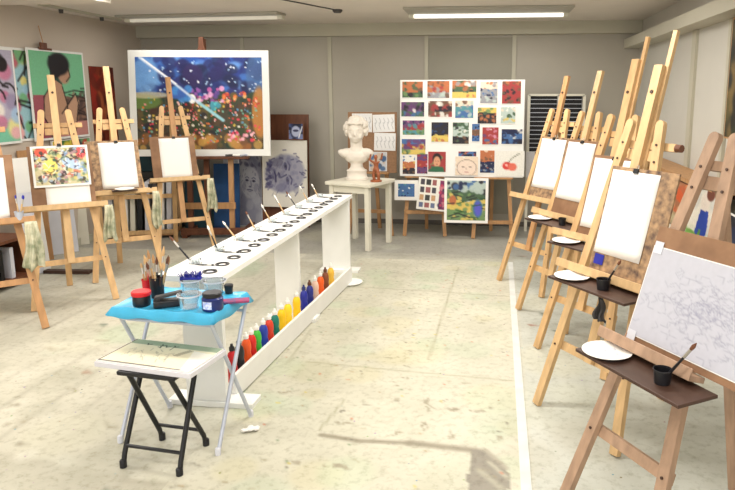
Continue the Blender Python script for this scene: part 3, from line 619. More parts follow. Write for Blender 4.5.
# ------------------------------------------------------------------ the long white bench with cup holes
BR = -R(1.2); B = empty('paint_bench', (-1.525, 2.98, 0), BR); tag(B, 'long white bench with cup holes and a bottle rail below', 'bench')
def bw(x, y, z=0): return B.location + Matrix.Rotation(BR, 3, 'Z') @ Vector((x, y, z))
FH = [(.068, .09+.147*k) for k in range(18)]; BH = [(-.09, .25+.288*k) for k in range(9)]
def bench_top():
    """slab with real round holes, made from square cells"""
    x0, x1, ya, yb, z0, z1 = -.175, .165, .0, 2.72, .67, .70; m = MB(); n = 16
    def cell(cx0, cy0, cx1, cy1, hole):
        if hole is None:
            for z, o in ((z1, 1), (z0, -1)):
                q = [(cx0, cy0, z), (cx1, cy0, z), (cx1, cy1, z), (cx0, cy1, z)]; m.add(q, [(0, 1, 2, 3)] if o > 0 else [(3, 2, 1, 0)])
            return
        hx, hy = hole; r = .0335; out = []; inn = []
        for k in range(n):
            a = 2*PI*k/n; c, s = math.cos(a), math.sin(a); inn.append((hx+r*c, hy+r*s))
            tx = (cx1-hx)/c if c > 1e-9 else ((cx0-hx)/c if c < -1e-9 else 9e9); ty = (cy1-hy)/s if s > 1e-9 else ((cy0-hy)/s if s < -1e-9 else 9e9)
            t = min(tx, ty); out.append((hx+t*c, hy+t*s))
        for z, o in ((z1, 1), (z0, -1)):
            m.add([(x, y, z) for x, y in out]+[(x, y, z) for x, y in inn], [((k, (k+1) % n, n+(k+1) % n, n+k) if o > 0 else (k, n+k, n+(k+1) % n, (k+1) % n)) for k in range(n)])
            for (kx, ky) in ((cx0, cy0), (cx1, cy0), (cx1, cy1), (cx0, cy1)):     # corner triangles
                for k in range(n):
                    p, q = out[k], out[(k+1) % n]
                    if abs(p[0]-q[0]) > 1e-6 and abs(p[1]-q[1]) > 1e-6 and abs(kx-(p[0] if abs(p[0]-kx) < 1e-6 else q[0])) < 1e-6 and abs(ky-(p[1] if abs(p[1]-ky) < 1e-6 else q[1])) < 1e-6:
                        m.add([(*p, z), (kx, ky, z), (*q, z)], [(0, 1, 2) if o > 0 else (2, 1, 0)])
        m.add([(x, y, z1) for x, y in inn]+[(x, y, z0) for x, y in inn], [(k, (k+1) % n, n+(k+1) % n, n+k) for k in range(n)])
    def column(xa, xb, holes):
        y = ya
        for hx, hy in holes:
            cell(xa, y, xb, hy-.045, None); cell(xa, hy-.045, xb, hy+.045, (hx, hy)); y = hy+.045
        cell(xa, y, xb, yb, None)
    column(x0, -.03, BH); column(-.03, x1, FH)
    m.add([(x0, ya, z0), (x1, ya, z0), (x1, yb, z0), (x0, yb, z0), (x0, ya, z1), (x1, ya, z1), (x1, yb, z1), (x0, yb, z1)], [(0, 1, 5, 4), (1, 2, 6, 5), (2, 3, 7, 6), (3, 0, 4, 7)])
    return m.build('bench_top', 'white', B, fix=False)
bench_top()
for y, xa, xb in ((.03, -.06, .155), (1.34, -.06, .118), (2.64, -.1, .155)):
    MB().box(((xa+xb)/2, y, .35), (xb-xa, .035, .64)).build('panel_leg', 'white', B, bevel=.002)
    MB().box((.07 if y < .1 else .06, y+(.03 if y < .1 else 0), .015), (.46 if y < .1 else .36, .12, .03)).build('foot_plate', 'white', B, bevel=.003)
r0, r1 = Vector((.165, .10, 0)), Vector((.245, 2.30, 0))
MB().bar(r0+Vector((0, 0, .075)), r1+Vector((0, 0, .075)), .02, .13, (1, 0, 0)).build('bottle_rail', 'white', B, bevel=.002)
MB().bar(r0+Vector((-.05, 0, .042)), r1+Vector((-.05, 0, .042)), .09, .018, (1, 0, 0)).build('rail_floor', 'white', B)
for i, (x, y) in enumerate(FH):
    t = MB().lathe([(.024, -.045), (.0315, 0), (.0375, .002), (.0375, .006), (.029, .006), (.0235, -.02), (.001, -.02)], n=20, capt=False).build('paint_cup', 'darkgrey', smooth=True)
    t.location = bw(x, y, .7004); tag(t, 'dark-rimmed cup in the bench front row, %s from the near end' % ordn[i], 'cup', 'cups in the front row of the bench')
    MB().lathe([(.0245, -.012), (.019, .000), (.001, .001)], n=16, capb=False, capt=False).build('contents', 'paper' if i % 5 else 'greypaper', t)
for i, (x, y) in enumerate(BH):
    c = cup('water_cup', bw(x, y, .665), .031, .06, 'clear', 'clear water cup in the bench back row, %s from the near end' % ordn[i], 'cup', 'water cups in the back row of the bench')
    a = bw(x+.0, y, .676); rr = random.Random(i)
    brush(a, a+Vector((-.07-.05*rr.random(), .03*rr.random(), .13+.05*rr.random())) if i else a+Vector((-.14, .0, .17)), 'brush leaning out of the %s back-row cup of the bench' % ordn[i], .0045, 'blackplastic' if i in (0, 1, 6) else 'pale', 'paper' if i % 3 else 'brownwood', 'brushes standing in the bench cups')
    q = bw(x+.02, y-.05, .7052)
    brush(q, q+Matrix.Rotation(BR, 3, 'Z') @ Vector((.125 if i % 2 else .11, .005, 0)), 'dark brush lying beside the %s back-row cup of the bench' % ordn[i], .0036, 'blackplastic', 'black', 'brushes lying on the bench')
    if i < 4:
        pass
# paint bottles on the rail
def bottle(px, col, capc, label, h=.195, r=.027):
    d = ray(px, 300); o = Vector((0, 0)); a, b_ = bw(.112, .10), bw(.192, 2.30); e = (b_-a)
    # where the sight line crosses the rail, in plan
    det = d.x*(-e.y)-(-e.x)*d.y; s = (a.x*(-e.y)-(-e.x)*a.y)/det; X, Y = d.x*s, d.y*s
    t = empty('paint_bottle', (X, Y, .0525)); tag(t, label, 'bottle', 'paint bottles in the bench rail')
    MB().lathe([(r*.9, 0), (r, .004), (r, h*.42), (r*.88, h*.52), (r, h*.62), (r, h*.74), (r*.8, h*.86), (r*.42, h*.92), (r*.42, h*.95)], n=18).build('body', pmat('paint_'+'_'.join(label.split()[:2]), col, .35, .08, 20), t, True)
    MB().lathe([(r*.55, h*.94), (r*.55, h*1.03), (r*.3, h*1.07), (r*.25, h*1.13)], n=14).build('cap', capc, t, True)
    return t
for args in ((229, (190, 24, 34), 'blackplastic', 'dark red paint bottle nearest the camera in the bench rail'), (236.5, (40, 44, 46), 'blackplastic', 'black paint bottle second from the near end of the rail'),
    (244, (226, 88, 34), 'paper', 'orange paint bottle between black and green ones in the rail'), (249.5, (206, 40, 34), 'paper', 'red paint bottle just before the green one in the rail'), (255, (70, 178, 60), 'paper', 'bright green paint bottle in the bench rail'),
    (262, (36, 60, 160), 'paper', 'blue paint bottle beside the bright green one'), (268, (210, 62, 40), 'paper', 'vermilion paint bottle between blue and teal ones'), (274, (24, 120, 104), 'paper', 'teal paint bottle in the middle of the rail'),
    (281, (244, 196, 30), 'paper', 'golden yellow paint bottle beside the teal one'), (287.5, (250, 212, 50), 'paper', 'lemon yellow paint bottle before the middle bench leg'), (296.5, (246, 200, 30), 'paper', 'yellow paint bottle beyond the middle bench leg'),
    (304, (36, 44, 150), 'navy', 'dark blue paint bottle beyond the middle bench leg'), (310, (44, 50, 130), 'brownwood', 'navy paint bottle second past the middle leg'), (315.5, (226, 190, 170), 'paper', 'pale pink paint bottle in the far part of the rail'),
    (321, (236, 96, 30), 'paper', 'orange paint bottle near the far end of the rail'), (326, (130, 72, 44), 'brownwood', 'brown paint bottle second from the far end'), (331.5, (240, 190, 70), 'paper', 'yellow ochre paint bottle at the far end of the rail')):
    bottle(*args)

# ------------------------------------------------------------------ light blue folding table
TB = empty('folding_table', (-1.452, 2.755, 0), R(-6)); tag(TB, 'folding table with light blue plastic top and pale metal legs', 'table')
nx, ny = 28, 20; V = []; w, d = .535, .36; ht = .65
for j in range(ny+1):
    for i in range(nx+1):
        x, y = (i/nx-.5)*w, (j/ny-.5)*d; ed = max(abs(x)/(w/2), abs(y)/(d/2)); z = ht
        if i in (0, nx) or j in (0, ny): z = ht-.035-.006*math.sin(x*34+y*28)
        elif i in (1, nx-1) or j in (1, ny-1): z = ht+.006+.003*math.sin(x*40+y*30)
        else: z = ht+.0008*math.sin(x*50)*math.sin(y*44)
        V.append((x*(1.012 if i in (0, nx) else 1), y*(1.012 if j in (0, ny) else 1), z))
m = MB().add(V, [(j*(nx+1)+i, j*(nx+1)+i+1, (j+1)*(nx+1)+i+1, (j+1)*(nx+1)+i) for j in range(ny) for i in range(nx)])
o = m.build('table_top', 'blue', TB, True, fix=False); s_ = o.modifiers.new('thickness', 'SOLIDIFY'); s_.thickness = .012; s_.offset = -1
for s in (-1, 1):
    x = s*.25
    lg = []
    lg.append(MB().tube([(x, -.18, .006), (x, .15, ht-.022)], .0095, 10).build('leg', 'steel', TB, True))
    lg.append(MB().tube([(x-s*.022,   .175, .006), (x-s*.022, -.15, ht-.022)], .0095, 10).build('leg', 'steel', TB, True))
    for y, xx, l_ in ((-.18, x, lg[0]), (.175, x-s*.022, lg[1])): MB().lathe([(.013, .0), (.013, .03), (.0105, .034)], (xx, y, .001), 10).build('rubber_foot', 'greypaper', l_, True)
for y, z, xx in ((.128, .575, .25), (-.13, .59, .228)): MB().tube([(-xx, y, z), (xx, y, z)], .008, 8).build('stretcher', 'steel', TB, True)
def ont(px, py, z=.6525): return at(px, py, z=z)
t = empty('lidded_jar', ont(142, 305)); tag(t, 'black jar with red lid on the blue table', 'jar')
MB().lathe([(.036, 0), (.039, .006), (.039, .045), (.036, .05)], n=22).build('body', 'blackplastic', t, True); MB().lathe([(.042, .048), (.043, .052), (.043, .064), (.039, .068)], n=22).build('lid', 'red', t, True)
q = ont(158, 297); t = cup('brush_pot', q, .034, .10, 'blackplastic', 'black pot full of brushes on the blue table', 'pot')
rn = random.Random(7)
for i in range(9):
    a = i*2*PI/9; h = rn.uniform(.17, .26); b0 = q+Vector((.012*math.cos(a), .012*math.sin(a), .006))
    brush(b0, b0+Vector((.045*math.cos(a)+.01, .04*math.sin(a), h)), 'paintbrush in the black brush pot, %s counted clockwise' % ordn[i], .0045, ('pale', 'honey', 'red', 'blackplastic', 'pine', 'honey', 'brownwood', 'pale', 'tray')[i], ('brownwood', 'honey', 'pine')[i % 3], 'brushes in the black pot', hairlen=.2)
q = ont(148, 294); cup('brush_pot', q, .024, .075, 'red', 'small dark red pot behind the red-lidded jar', 'pot')
for i in range(3): brush(q+Vector((.004*i-.004, 0, .006)), q+Vector((-.03+.02*i, .01, .15+.02*i)), 'brush in the small red pot, %s from left' % ordn[i], .004, ('pine', 'honey', 'red')[i], 'pine', 'brushes in the small red pot')
t = empty('staple_gun', ont(169, 306), R(28)); tag(t, 'black hand tool with grey lever beside the brush pot', 'tool')
MB().box((0, 0, .017), (.13, .055, .032)).build('body', 'blackplastic', t, bevel=.006); MB().bar((-.055, 0, .045), (.06, 0, .062), .03, .014, (0, 1, 0)).build('lever', 'darkgrey', t, bevel=.003); MB().box((-.045, 0, .038), (.03, .036, .02)).build('hinge', 'blackplastic', t, bevel=.004)
def tub(px, py, r, h, label, z=.6525):
    t = cup('plastic_tub', at(px, py, z=z), r, h, 'clear', label, 'tub'); MB().lathe([(r*1.1, h-.006), (r*1.1, h), (r*1.0, h), (r*1.0, h-.006)], n=22, capb=False, capt=False).build('rim', 'greypaper', t, True); return t
tub(190, 307, .050, .062, 'clear plastic tub at the front of the blue table')
tub(191, 293, .046, .068, 'clear plastic tub holding the blue scrubbing brush')
tub(215, 292, .052, .06, 'clear plastic tub at the back of the blue table')
t = empty('scrubbing_brush', at(193, 277, y=2.86)); tag(t, 'royal blue bristle brush lying on the back clear tub', 'brush'); t.location = at(191, 293, z=.6525)+Vector((.005, .0, .0685)); t.rotation_euler.z = R(10)
MB().box((0, 0, .006), (.10, .03, .012)).build('handle', 'royal', t, bevel=.003); m = MB()
for i in range(90): x, y = rn.uniform(-.045, .045), rn.uniform(-.012, .012); m.tube([(x, y, .010), (x*1.25+rn.uniform(-.008, .008), y*2.4, .010+rn.uniform(.018, .032))], .0013, 4)
m.build('bristles', 'royal', t)
t = empty('paint_jar', ont(213, 309)); tag(t, 'dark blue paint jar with white label on the blue table', 'jar')
MB().lathe([(.044, 0), (.047, .006), (.047, .052), (.040, .06)], n=24).build('body', 'navy', t, True); MB().lathe([(.041, .06), (.042, .063), (.042, .076), (.038, .08)], n=24).build('lid', 'blackplastic', t, True)
m = MB(); pts = []
for z in (.012, .046):
    for k in range(7): a = -PI/2-.15+(k-3)*.16; pts.append((.0475*math.cos(a), .0475*math.sin(a), z))
m.add(pts, [(k, k+1, 8+k, 7+k) for k in range(6)]).build('label', pmat('jar_label', (120, 140, 200), .6, .5, 90, c2=(230, 232, 240)), t)
t = empty('film_canister', ont(229, 293)); tag(t, 'small black pot with lid right of the back tub', 'pot'); MB().lathe([(.018, 0), (.02, .03)], n=14).build('body', 'blackplastic', t, True); MB().lathe([(.022, .03), (.022, .042), (.018, .045)], n=14).build('lid', 'blackplastic', t, True)
o = MB().box((0, 0, .006), (.12, .055, .012)).build('folded_cloth', pmat('crimson_cloth', (150, 50, 80), .9, .5, 50, c2=(70, 90, 130)), bevel=.004); o.location = ont(236, 302); o.rotation_euler.z = R(20); tag(o, 'folded crimson cloth at the right end of the blue table', 'cloth')

# ------------------------------------------------------------------ black folding stool with drawing board
ST = empty('folding_stool', (-1.44, 2.51, 0), R(-7)); tag(ST, 'black metal folding stool in front of the blue table', 'stool')
for s in (-1, 1):
    la = MB().tube([(s*.138, -.115, .005), (s*.138, -.10, .06), (s*.132, .06, .42)], .0115, 10).build('leg', 'black', ST, True)
    lb = MB().tube([(s*.115, .125, .005), (s*.115, .11, .06), (s*.10+.005, -.085, .42)], .0115, 10).build('leg', 'black', ST, True)
    for x, y, l_ in ((s*.138, -.115, la), (s*.115, .125, lb)): MB().lathe([(.015, 0), (.015, .03), (.0125, .034)], (x, y, .001), 10).build('rubber_foot', 'blackplastic', l_, True)
MB().tube([(-.138, -.09, .09), (.138, -.09, .09)], .008, 8).build('stretcher', 'black', ST, True); MB().tube([(-.115, .10, .09), (.115, .10, .09)], .008, 8).build('stretcher', 'black', ST, True)
MB().box((0, -.01, .432), (.28, .2, .022)).build('seat', 'black', ST, bevel=.008)
DB = MB().box((0, 0, .011), (.475, .27, .022)).build('drawing_board', pmat('pale_board', (206, 204, 210), .5, .08, 6), bevel=.002); DB.location = (-1.452, 2.545, .4432); DB.rotation_euler = (R(0), 0, R(-9)); tag(DB, 'pale drawing board lying on the black folding stool', 'drawing board')
p = Paint(96, 60, (222, 215, 188), 51)
p.rect(0, 0, 1, .2, (152, 166, 142)); p.rect(0, 0, .02, 1, (120, 110, 100)); p.rect(0, .965, 1, 1, (96, 90, 88)); p.line([(.02, .97), (.62, .97)], .008, (60, 56, 56))
p.poly([(.62, .5), (.7, .22), (.76, .24), (.68, .52)], (176, 168, 146)); p.poly([(.76, .24), (1, .3), (1, 1), (.9, 1)], (230, 228, 220), .8)
for i in range(30):
    x, y = p.r.uniform(.15, .62), p.r.uniform(.1, .75); p.line([(x, y), (x+p.r.uniform(-.05, .05), y+p.r.uniform(.02, .14))], .006, (150, 146, 130) if y > .25 else (60, 66, 60), .8)
for x, y in ((.2, .14), (.36, .12), (.42, .16), (.5, .12)): p.line([(x, y), (x+.02, y+.06), (x+.05, y+.02)], .008, (50, 54, 50))
sk = MB().box((0, 0, .003), (.46, .255, .006)).build('sketch_pad', 'paper'); sk.location = (-1.453, 2.545, .4657); sk.rotation_euler.z = R(-9); tag(sk, 'sketch pad with faint drawing and green strip on the stool', 'sketch pad')
g = grid_image('sketch', .455, .25, p, sk, 'drawing', flat=True); g.location = (0, -.125, .0066)

# ------------------------------------------------------------------ white table with bust and figurine
TW = empty('side_table', (-1.435, 6.68, 0), R(-20)); tag(TW, 'small white table carrying the plaster bust', 'table')
MB().box((0, 0, .685), (.55, .52, .035)).build('table_top', 'offwhite', TW, bevel=.004)
for sx in (-.215, .215):
    for sy in (-.215, .215): MB().box((sx, sy, .335), (.05, .05, .666)).build('leg', 'offwhite', TW, bevel=.003)
MB().box((0, -.215, .63), (.38, .025, .07)).build('apron', 'offwhite', TW); MB().box((0, .215, .63), (.38, .025, .07)).build('apron', 'offwhite', TW)
def remeshed(m, name, mat, vox, parent=None, smooth=6):
    o = m.build(name, mat, parent); r = o.modifiers.new('remesh', 'REMESH'); r.mode = 'VOXEL'; r.voxel_size = vox; r.use_smooth_shade = True
    s = o.modifiers.new('smooth', 'SMOOTH'); s.factor = .5; s.iterations = smooth; return o
BU = empty('plaster_bust', (-1.475, 6.68, .704), R(6)); BU.scale = (1.14, 1.1, 1.14); tag(BU, 'white plaster bust of a curly haired head on the small table', 'bust')
m = MB()
m.lathe([(.085, .09), (.06, .115), (.055, .15), (.07, .18)], (0, .01, 0), 20)                                   # neck of the socle
ch = MB(); 
m.ico((0, .01, .215), (.115, .085, .075)); m.ico((-.085, .01, .245), (.075, .06, .05)); m.ico((.085, .01, .245), (.075, .06, .05))   # chest and cut shoulders
m.ico((-.135, .01, .255), (.04, .042, .03), 2); m.ico((.12, .01, .245), (.04, .042, .035), 2)
m.tube([(0, .015, .24), (0, .01, .31), (.0, 0, .38)], [.07, .054, .056], 18)
m.ico((0, -.005, .45), (.078, .09, .108), 3); m.ico((0, -.02, .395), (.058, .066, .055)); m.ico((0, -.062, .365), (.024, .022, .02))   # skull, jaw, chin
m.ico((0, .03, .475), (.09, .09, .095), 3)
m.ico((-.038, -.062, .405), (.026, .02, .028)); m.ico((.038, -.062, .405), (.026, .02, .028))                 # cheeks
m.tube([(0, -.085, .455), (0, -.106, .418), (0, -.098, .41)], [.010, .0145, .011], 10); m.ico((-.012, -.094, .413), .009, 1); m.ico((.012, -.094, .413), .009, 1)
m.tube([(-.05, -.075, .468), (-.028, -.088, .473), (-.008, -.086, .463)], .009, 8); m.tube([(.05, -.075, .468), (.028, -.088, .473), (.008, -.086, .463)], .009, 8)
m.ico((-.03, -.079, .448), (.014, .010, .009), 2); m.ico((.03, -.079, .448), (.014, .010, .009), 2)
m.tube([(-.022, -.083, .391), (0, -.092, .394), (.022, -.083, .391)], .0065, 8); m.tube([(-.018, -.083, .382), (0, -.09, .380), (.018, -.083, .382)], .007, 8)
for s in (-1, 1): m.ico((s*.082, .005, .44), (.012, .02, .03), 2)
remeshed(m, 'bust_body', 'plaster', .006, BU, 3)
h = MB(); rn = random.Random(5)
for i in range(120):
    a = rn.uniform(0, 2*PI); el = rn.uniform(-.35, 1.5); c = (math.cos(el)*math.cos(a)*.098, .022+math.cos(el)*math.sin(a)*.098, .475+math.sin(el)*.098)
    if c[1] < -.04 and c[2] < .515: continue
    h.ico(c, rn.uniform(.018, .03), 1)
for s in (-1, 1):
    for z in (.42, .44, .46, .49): h.ico((s*(.088+.006*math.sin(z*90)), .02, z), .022, 1)
for i in range(9): h.ico((-.06+.015*i, -.068-.012*math.sin(i*PI/8), .523+.006*(i % 2)), .019, 1)
remeshed(h, 'curly_hair', 'plaster', .006, BU, 2)
MB().lathe([(.10, 0), (.10, .02), (.09, .03), (.085, .075), (.092, .085), (.085, .095)], (0, .01, 0), 24, 1.05, .85).build('socle', 'plaster', BU, True)
FG = empty('carved_figurine', (-1.245, 6.56, .704), R(-10)); tag(FG, 'reddish brown carved figurine with raised arms beside the bust', 'figurine')
MB().lathe([(.06, 0), (.06, .014), (.045, .02)], n=16).build('base', 'terracotta', FG, True)
m = MB(); m.tube([(-.02, 0, .015), (-.028, 0, .07), (-.012, 0, .13)], [.016, .018, .022], 10); m.tube([(.03, 0, .015), (.03, -.012, .075), (.012, 0, .13)], [.016, .018, .022], 10)
m.tube([(0, 0, .12), (0, .004, .165), (0, .0, .205)], [.030, .024, .034], 12); m.tube([(0, 0, .2), (0, -.004, .235)], .012, 10); m.ico((0, -.006, .255), (.02, .022, .027), 2)
m.tube([(-.03, 0, .2), (-.065, -.01, .225), (-.05, -.015, .285)], [.013, .012, .009], 10); m.tube([(.03, 0, .2), (.062, -.005, .24), (.075, -.01, .30)], [.013, .012, .009], 10)
remeshed(m, 'figure', 'terracotta', .005, FG, 3)

# ------------------------------------------------------------------ back of the room: pin board and display board on their easels
def trestle(name, fa, fb, top, rear, label, wood='pine', bar=.2, ztop=1.5, ledge=None, inset=.12):
    """simple A-frame easel with feet at fa, fb (world), narrowing upwards and leaning back"""
    fa, fb = Vector(fa), Vector(fb); c = (fa+fb)/2; d = fb-fa; rz = math.atan2(d.y, d.x); w = d.length/2
    e = empty(name, (c.x, c.y, 0), rz); tag(e, label, 'easel')
    tl = math.tan(top)
    for s in (-1, 1): MB().bar((s*w, 0, .003), (s*inset, ztop*tl, ztop), .042, .024).build('leg', wood, e)
    MB().bar((0, rear, .003), (0, ztop*.9*tl+.04, ztop*.9), .04, .024).build('rear_leg', wood, e)
    wb = w+(inset-w)*bar/ztop; MB().bar((-wb-.02, bar*tl-.02, bar), (wb+.02, bar*tl-.02, bar), .02, .04, (0, 1, 0)).build('crossbar', wood, e)
    wt = w+(inset-w)*(ztop-.15)/ztop; MB().bar((-wt-.05, (ztop-.15)*tl+.026, ztop-.15), (wt+.05, (ztop-.15)*tl+.026, ztop-.15), .02, .04, (0, 1, 0)).build('crossbar', wood, e)
    if ledge:
        wl = w+(inset-w)*ledge/ztop; MB().bar((-wl-.04, ledge*tl-.045, ledge), (wl+.04, ledge*tl-.045, ledge), .07, .018, (0, 1, 0)).build('ledge', wood, e)
    return e
ga, gb = at(404.5, 236, z=0), at(445, 236.5, z=0); trestle('display_easel', ga, gb, .07, .42, 'left pine easel under the board of colour prints', 'honey', .28, 1.5, .685)
ga2, gb2 = at(473, 238.5, z=0), at(511.5, 239, z=0); trestle('display_easel', ga2, gb2, .07, .42, 'right pine easel under the board of colour prints', 'honey', .19, 1.5, .685)
YD, LD = 7.10, .07
nD = Vector((0, -math.cos(LD), math.sin(LD))); pD = Vector((-.4, YD+.695*math.tan(LD)-.028, .695))
def onD(px, py, off=0.): return at_pl(px, py, pD+nD*off, nD)
c00, c11 = onD(400, 80), onD(524, 177); cl, ct = onD(400, 177.), onD(524, 80)
zb, zt, xa, xb = pD.z, c00.z, onD(400, 130).x, onD(524, 130).x
hD = (zt-zb)/math.cos(LD)
DBd = MB().box((0, .008, hD/2), (xb-xa, .016, hD)).build('display_board', 'white', bevel=.002); DBd.location = ((xa+xb)/2, pD.y, pD.z); DBd.rotation_euler.x = -LD; tag(DBd, 'large white display board pinned with colour prints', 'display board')
cols = dict(o=(206, 104, 52), g=(70, 104, 70), y=(226, 190, 70), d=(44, 40, 50), b=(60, 110, 180), n=(30, 40, 84), r=(186, 50, 50), p=(110, 60, 120), w=(236, 232, 220), t=(70, 150, 160), k=(220, 130, 160), s=(150, 150, 156), m=(120, 80, 56), l=(180, 200, 190), c=(236, 210, 180), e=(110, 150, 80))
cols = {k: tuple(.72*v+.28*(.3*c[0]+.59*c[1]+.11*c[2])*.9 for v in c) for k, c in cols.items()}
def print_at(x0, y0, x1, y1, spec, label, off=.004, border=None, ox=385, oy=70, sc=4.9, seed=None, tilt=0, group='prints on the display board', dabn=26, extra=None):
    a, b = onD(ox+x0/sc, oy+y0/sc, off), onD(ox+x1/sc, oy+y1/sc, off); w, h = b.x-a.x, (a.z-b.z)/math.cos(LD)
    P_ = Paint(24, max(10, int(24*h/w)), cols[spec[0][0]], seed or int(x0*7+y0))
    for k, pal_ in enumerate(spec):                          # bands from top to bottom, each with dabs of its colours
        ya, yb_ = k/len(spec), (k+1)/len(spec); P_.band(ya, yb_+.02, cols[pal_[0]], .02)
        P_.dabs(dabn//len(spec)+4, [cols[q] for q in pal_], 0, ya, 1, yb_, .05, .14, .85, .7)
    if extra: extra(P_)
    bd = border if border is not None else .008
    o = picture('art_print', w+2*bd, h+2*bd, P_, bd, thick=.0015, back='paper'); tag(o, label, 'print', group)
    o.location = ((a.x+b.x)/2, b.y, b.z-bd); o.rotation_euler = (-LD, tilt, 0); return o
L_ = [
 (85, 57, 185, 135, ['og', 'ogm', 'gde'], 'print of an orange and green landscape, top left of the board'),
 (208, 54, 315, 137, ['om', 'osr', 'slm'], 'print with orange sky over grey fields, second in the top row'),
 (330, 52, 447, 137, ['ogsw', 'gdo', 'yoy'], 'print of a yellow field under dark hills, middle of top row'),
 (468, 57, 550, 163, ['cos', 'sbn', 'sdl'], 'tall print with grey-blue tower under orange sky, top row'),
 (575, 55, 665, 165, ['rmo', 'rmd', 'rdm'], 'dark red print at the top right of the board'),
 (80, 157, 192, 228, ['pgn', 'pwd', 'gpb'], 'print of purple and green swirls, left of the second row'),
 (212, 152, 328, 230, ['mcw', 'dmr', 'mwr'], 'brown print with pale figures, second in the second row'),
 (345, 150, 432, 235, ['cml', 'tbs', 'btl'], 'blue-green seascape print in the middle of second row'),
 (455, 184, 545, 263, ['yeo', 'dgo', 'dom'], 'dark print with orange flowers under the tower print'),
 (568, 182, 638, 262, ['lwc', 'lgw', 'lsy'], 'pale greenish print below the dark red one'),
 (87, 247, 193, 318, ['pkn', 'rpt', 'teg'], 'purple and turquoise print at left of the third row'),
 (228, 256, 310, 352, ['dnn', 'dbn', 'yoe'], 'print of a dark night above yellow ground, third row'),
 (332, 257, 410, 362, ['gdl', 'lwg', 'dgm'], 'dark green print with a pale central shape, third row'),
 (427, 264, 463, 350, ['bn', 'mo', 'bn'], 'narrow blue and brown print in the third row'),
 (478, 281, 555, 365, ['rkw', 'rpk', 'rbo'], 'red and pink print in the third row'),
 (572, 290, 672, 363, ['nbw', 'bwn', 'nbd'], 'navy print with white swirl at right of third row'),
 (82, 338, 198, 415, ['bp', 'pyr', 'yge'], 'print of yellow fields under violet hills, left of fourth row')]
for x0, y0, x1, y1, sp, lb in L_: print_at(x0, y0, x1, y1, sp, lb)
def bust_(P_):
    P_.ell(.5, .35, .24, .26, (40, 30, 34)); P_.ell(.5, .5, .19, .26, (206, 150, 116)); P_.ell(.5, .95, .4, .24, (50, 100, 70)); P_.ell(.44, .47, .03, .02, (70, 40, 40)); P_.ell(.57, .47, .03, .02, (70, 40, 40)); P_.ell(.5, .6, .05, .02, (150, 50, 50))
def sketchface(P_):
    P_.ell(.5, .6, .42, .38, (226, 206, 190)); P_.line([(.5+.42*math.cos(k*.5), .6+.42*math.sin(k*.5)) for k in range(14)], .02, (150, 130, 120)); P_.ell(.35, .55, .05, .03, (120, 100, 90)); P_.ell(.65, .55, .05, .03, (120, 100, 90)); P_.line([(.42, .82), (.58, .81)], .02, (190, 140, 130)); P_.line([(.5, .56), (.47, .68)], .016, (170, 140, 130))
def cherries(P_):
    P_.ell(.4, .58, .16, .15, (206, 60, 54)); P_.ell(.58, .62, .15, .15, (220, 110, 90)); P_.line([(.45, .45), (.55, .3), (.8, .12)], .02, (90, 90, 70)); P_.ell(.38, .55, .05, .05, (246, 200, 190))
for x0, y0, x1, y1, sp, lb, ex in (
 (87, 28, 147, 118, ['wb', 'oy', 'dom'], 'small sunset print at lower left of the board', None), (157, 20, 208, 116, ['pr', 'rko', 'pdr'], 'narrow red and purple print beside the portrait print', None),
 (212, 8, 297, 108, ['rer', 'rer', 'rg'], 'red portrait print of a dark haired person in green', bust_), (345, 32, 455, 124, ['cw', 'cw'], 'pencil sketch of a round face on cream paper', sketchface),
 (360, 7, 447, 34, ['bornd'], 'blue and orange strip print above the face sketch', None), (467, 2, 535, 112, ['oc', 'om', 'ns', 'nbs'], 'print of a blue dusk under orange sky, fourth row', None), (545, 5, 680, 130, ['w', 'w'], 'white drawing of red cherries at the lower right', cherries)):
    print_at(x0, y0, x1, y1, sp, lb, .004 if ex is not sketchface else .0075, ox=385, oy=150, extra=ex, border=.003 if ex else .008, dabn=4 if ex in (sketchface, cherries) else 22)
# three pieces below the board
def low_piece(x0, y0, x1, y1, spec, label, Y, name='art_print', bd=.015, tilt=0, lean=.07, n=40, ext=None, cat='print'):
    a, b = at(x0, y1, y=Y), at(x1, y0, y=Y); w, h = b.x-a.x, b.z-a.z
    P_ = Paint(44, int(44*h/w), cols[spec[0][0]], int(x0))
    for k, pal_ in enumerate(spec):
        P_.band(k/len(spec), (k+1)/len(spec)+.02, cols[pal_[0]], .03); P_.dabs(n//len(spec), [cols[q] for q in pal_], 0, k/len(spec), 1, (k+1)/len(spec), .03, .1, .9, .7)
    if ext: ext(P_)
    o = picture(name, w, h, P_, bd, thick=.008, back='paper'); o.location = ((a.x+b.x)/2, Y, a.z); o.rotation_euler = (-lean, tilt, 0); return tag(o, label, cat)
low_piece(394.5, 180.5, 418, 200, ['btn', 'bbw', 'bnt'], 'small blue water print hanging below the board on left', 7.09, bd=.04)
def grid_(P_):
    for i in range(3):
        for j in range(4): P_.rect(.06+.2*i, .05+.24*j, .2+.2*i, .22+.24*j, P_.r.choice([(70, 66, 76), (150, 90, 90), (190, 150, 110), (100, 110, 140), (60, 60, 60)]))
    P_.rect(.7, .04, .97, .96, (120, 50, 90)); P_.dabs(12, [(180, 60, 90), (60, 50, 80), (200, 120, 130)], .72, .08, .95, .92, .04, .09)
low_piece(416, 178.5, 447, 210, ['w', 'w'], 'tilted sheet of small pictures below the display board', 7.06, 'contact_sheet', .006, R(5), ext=grid_)
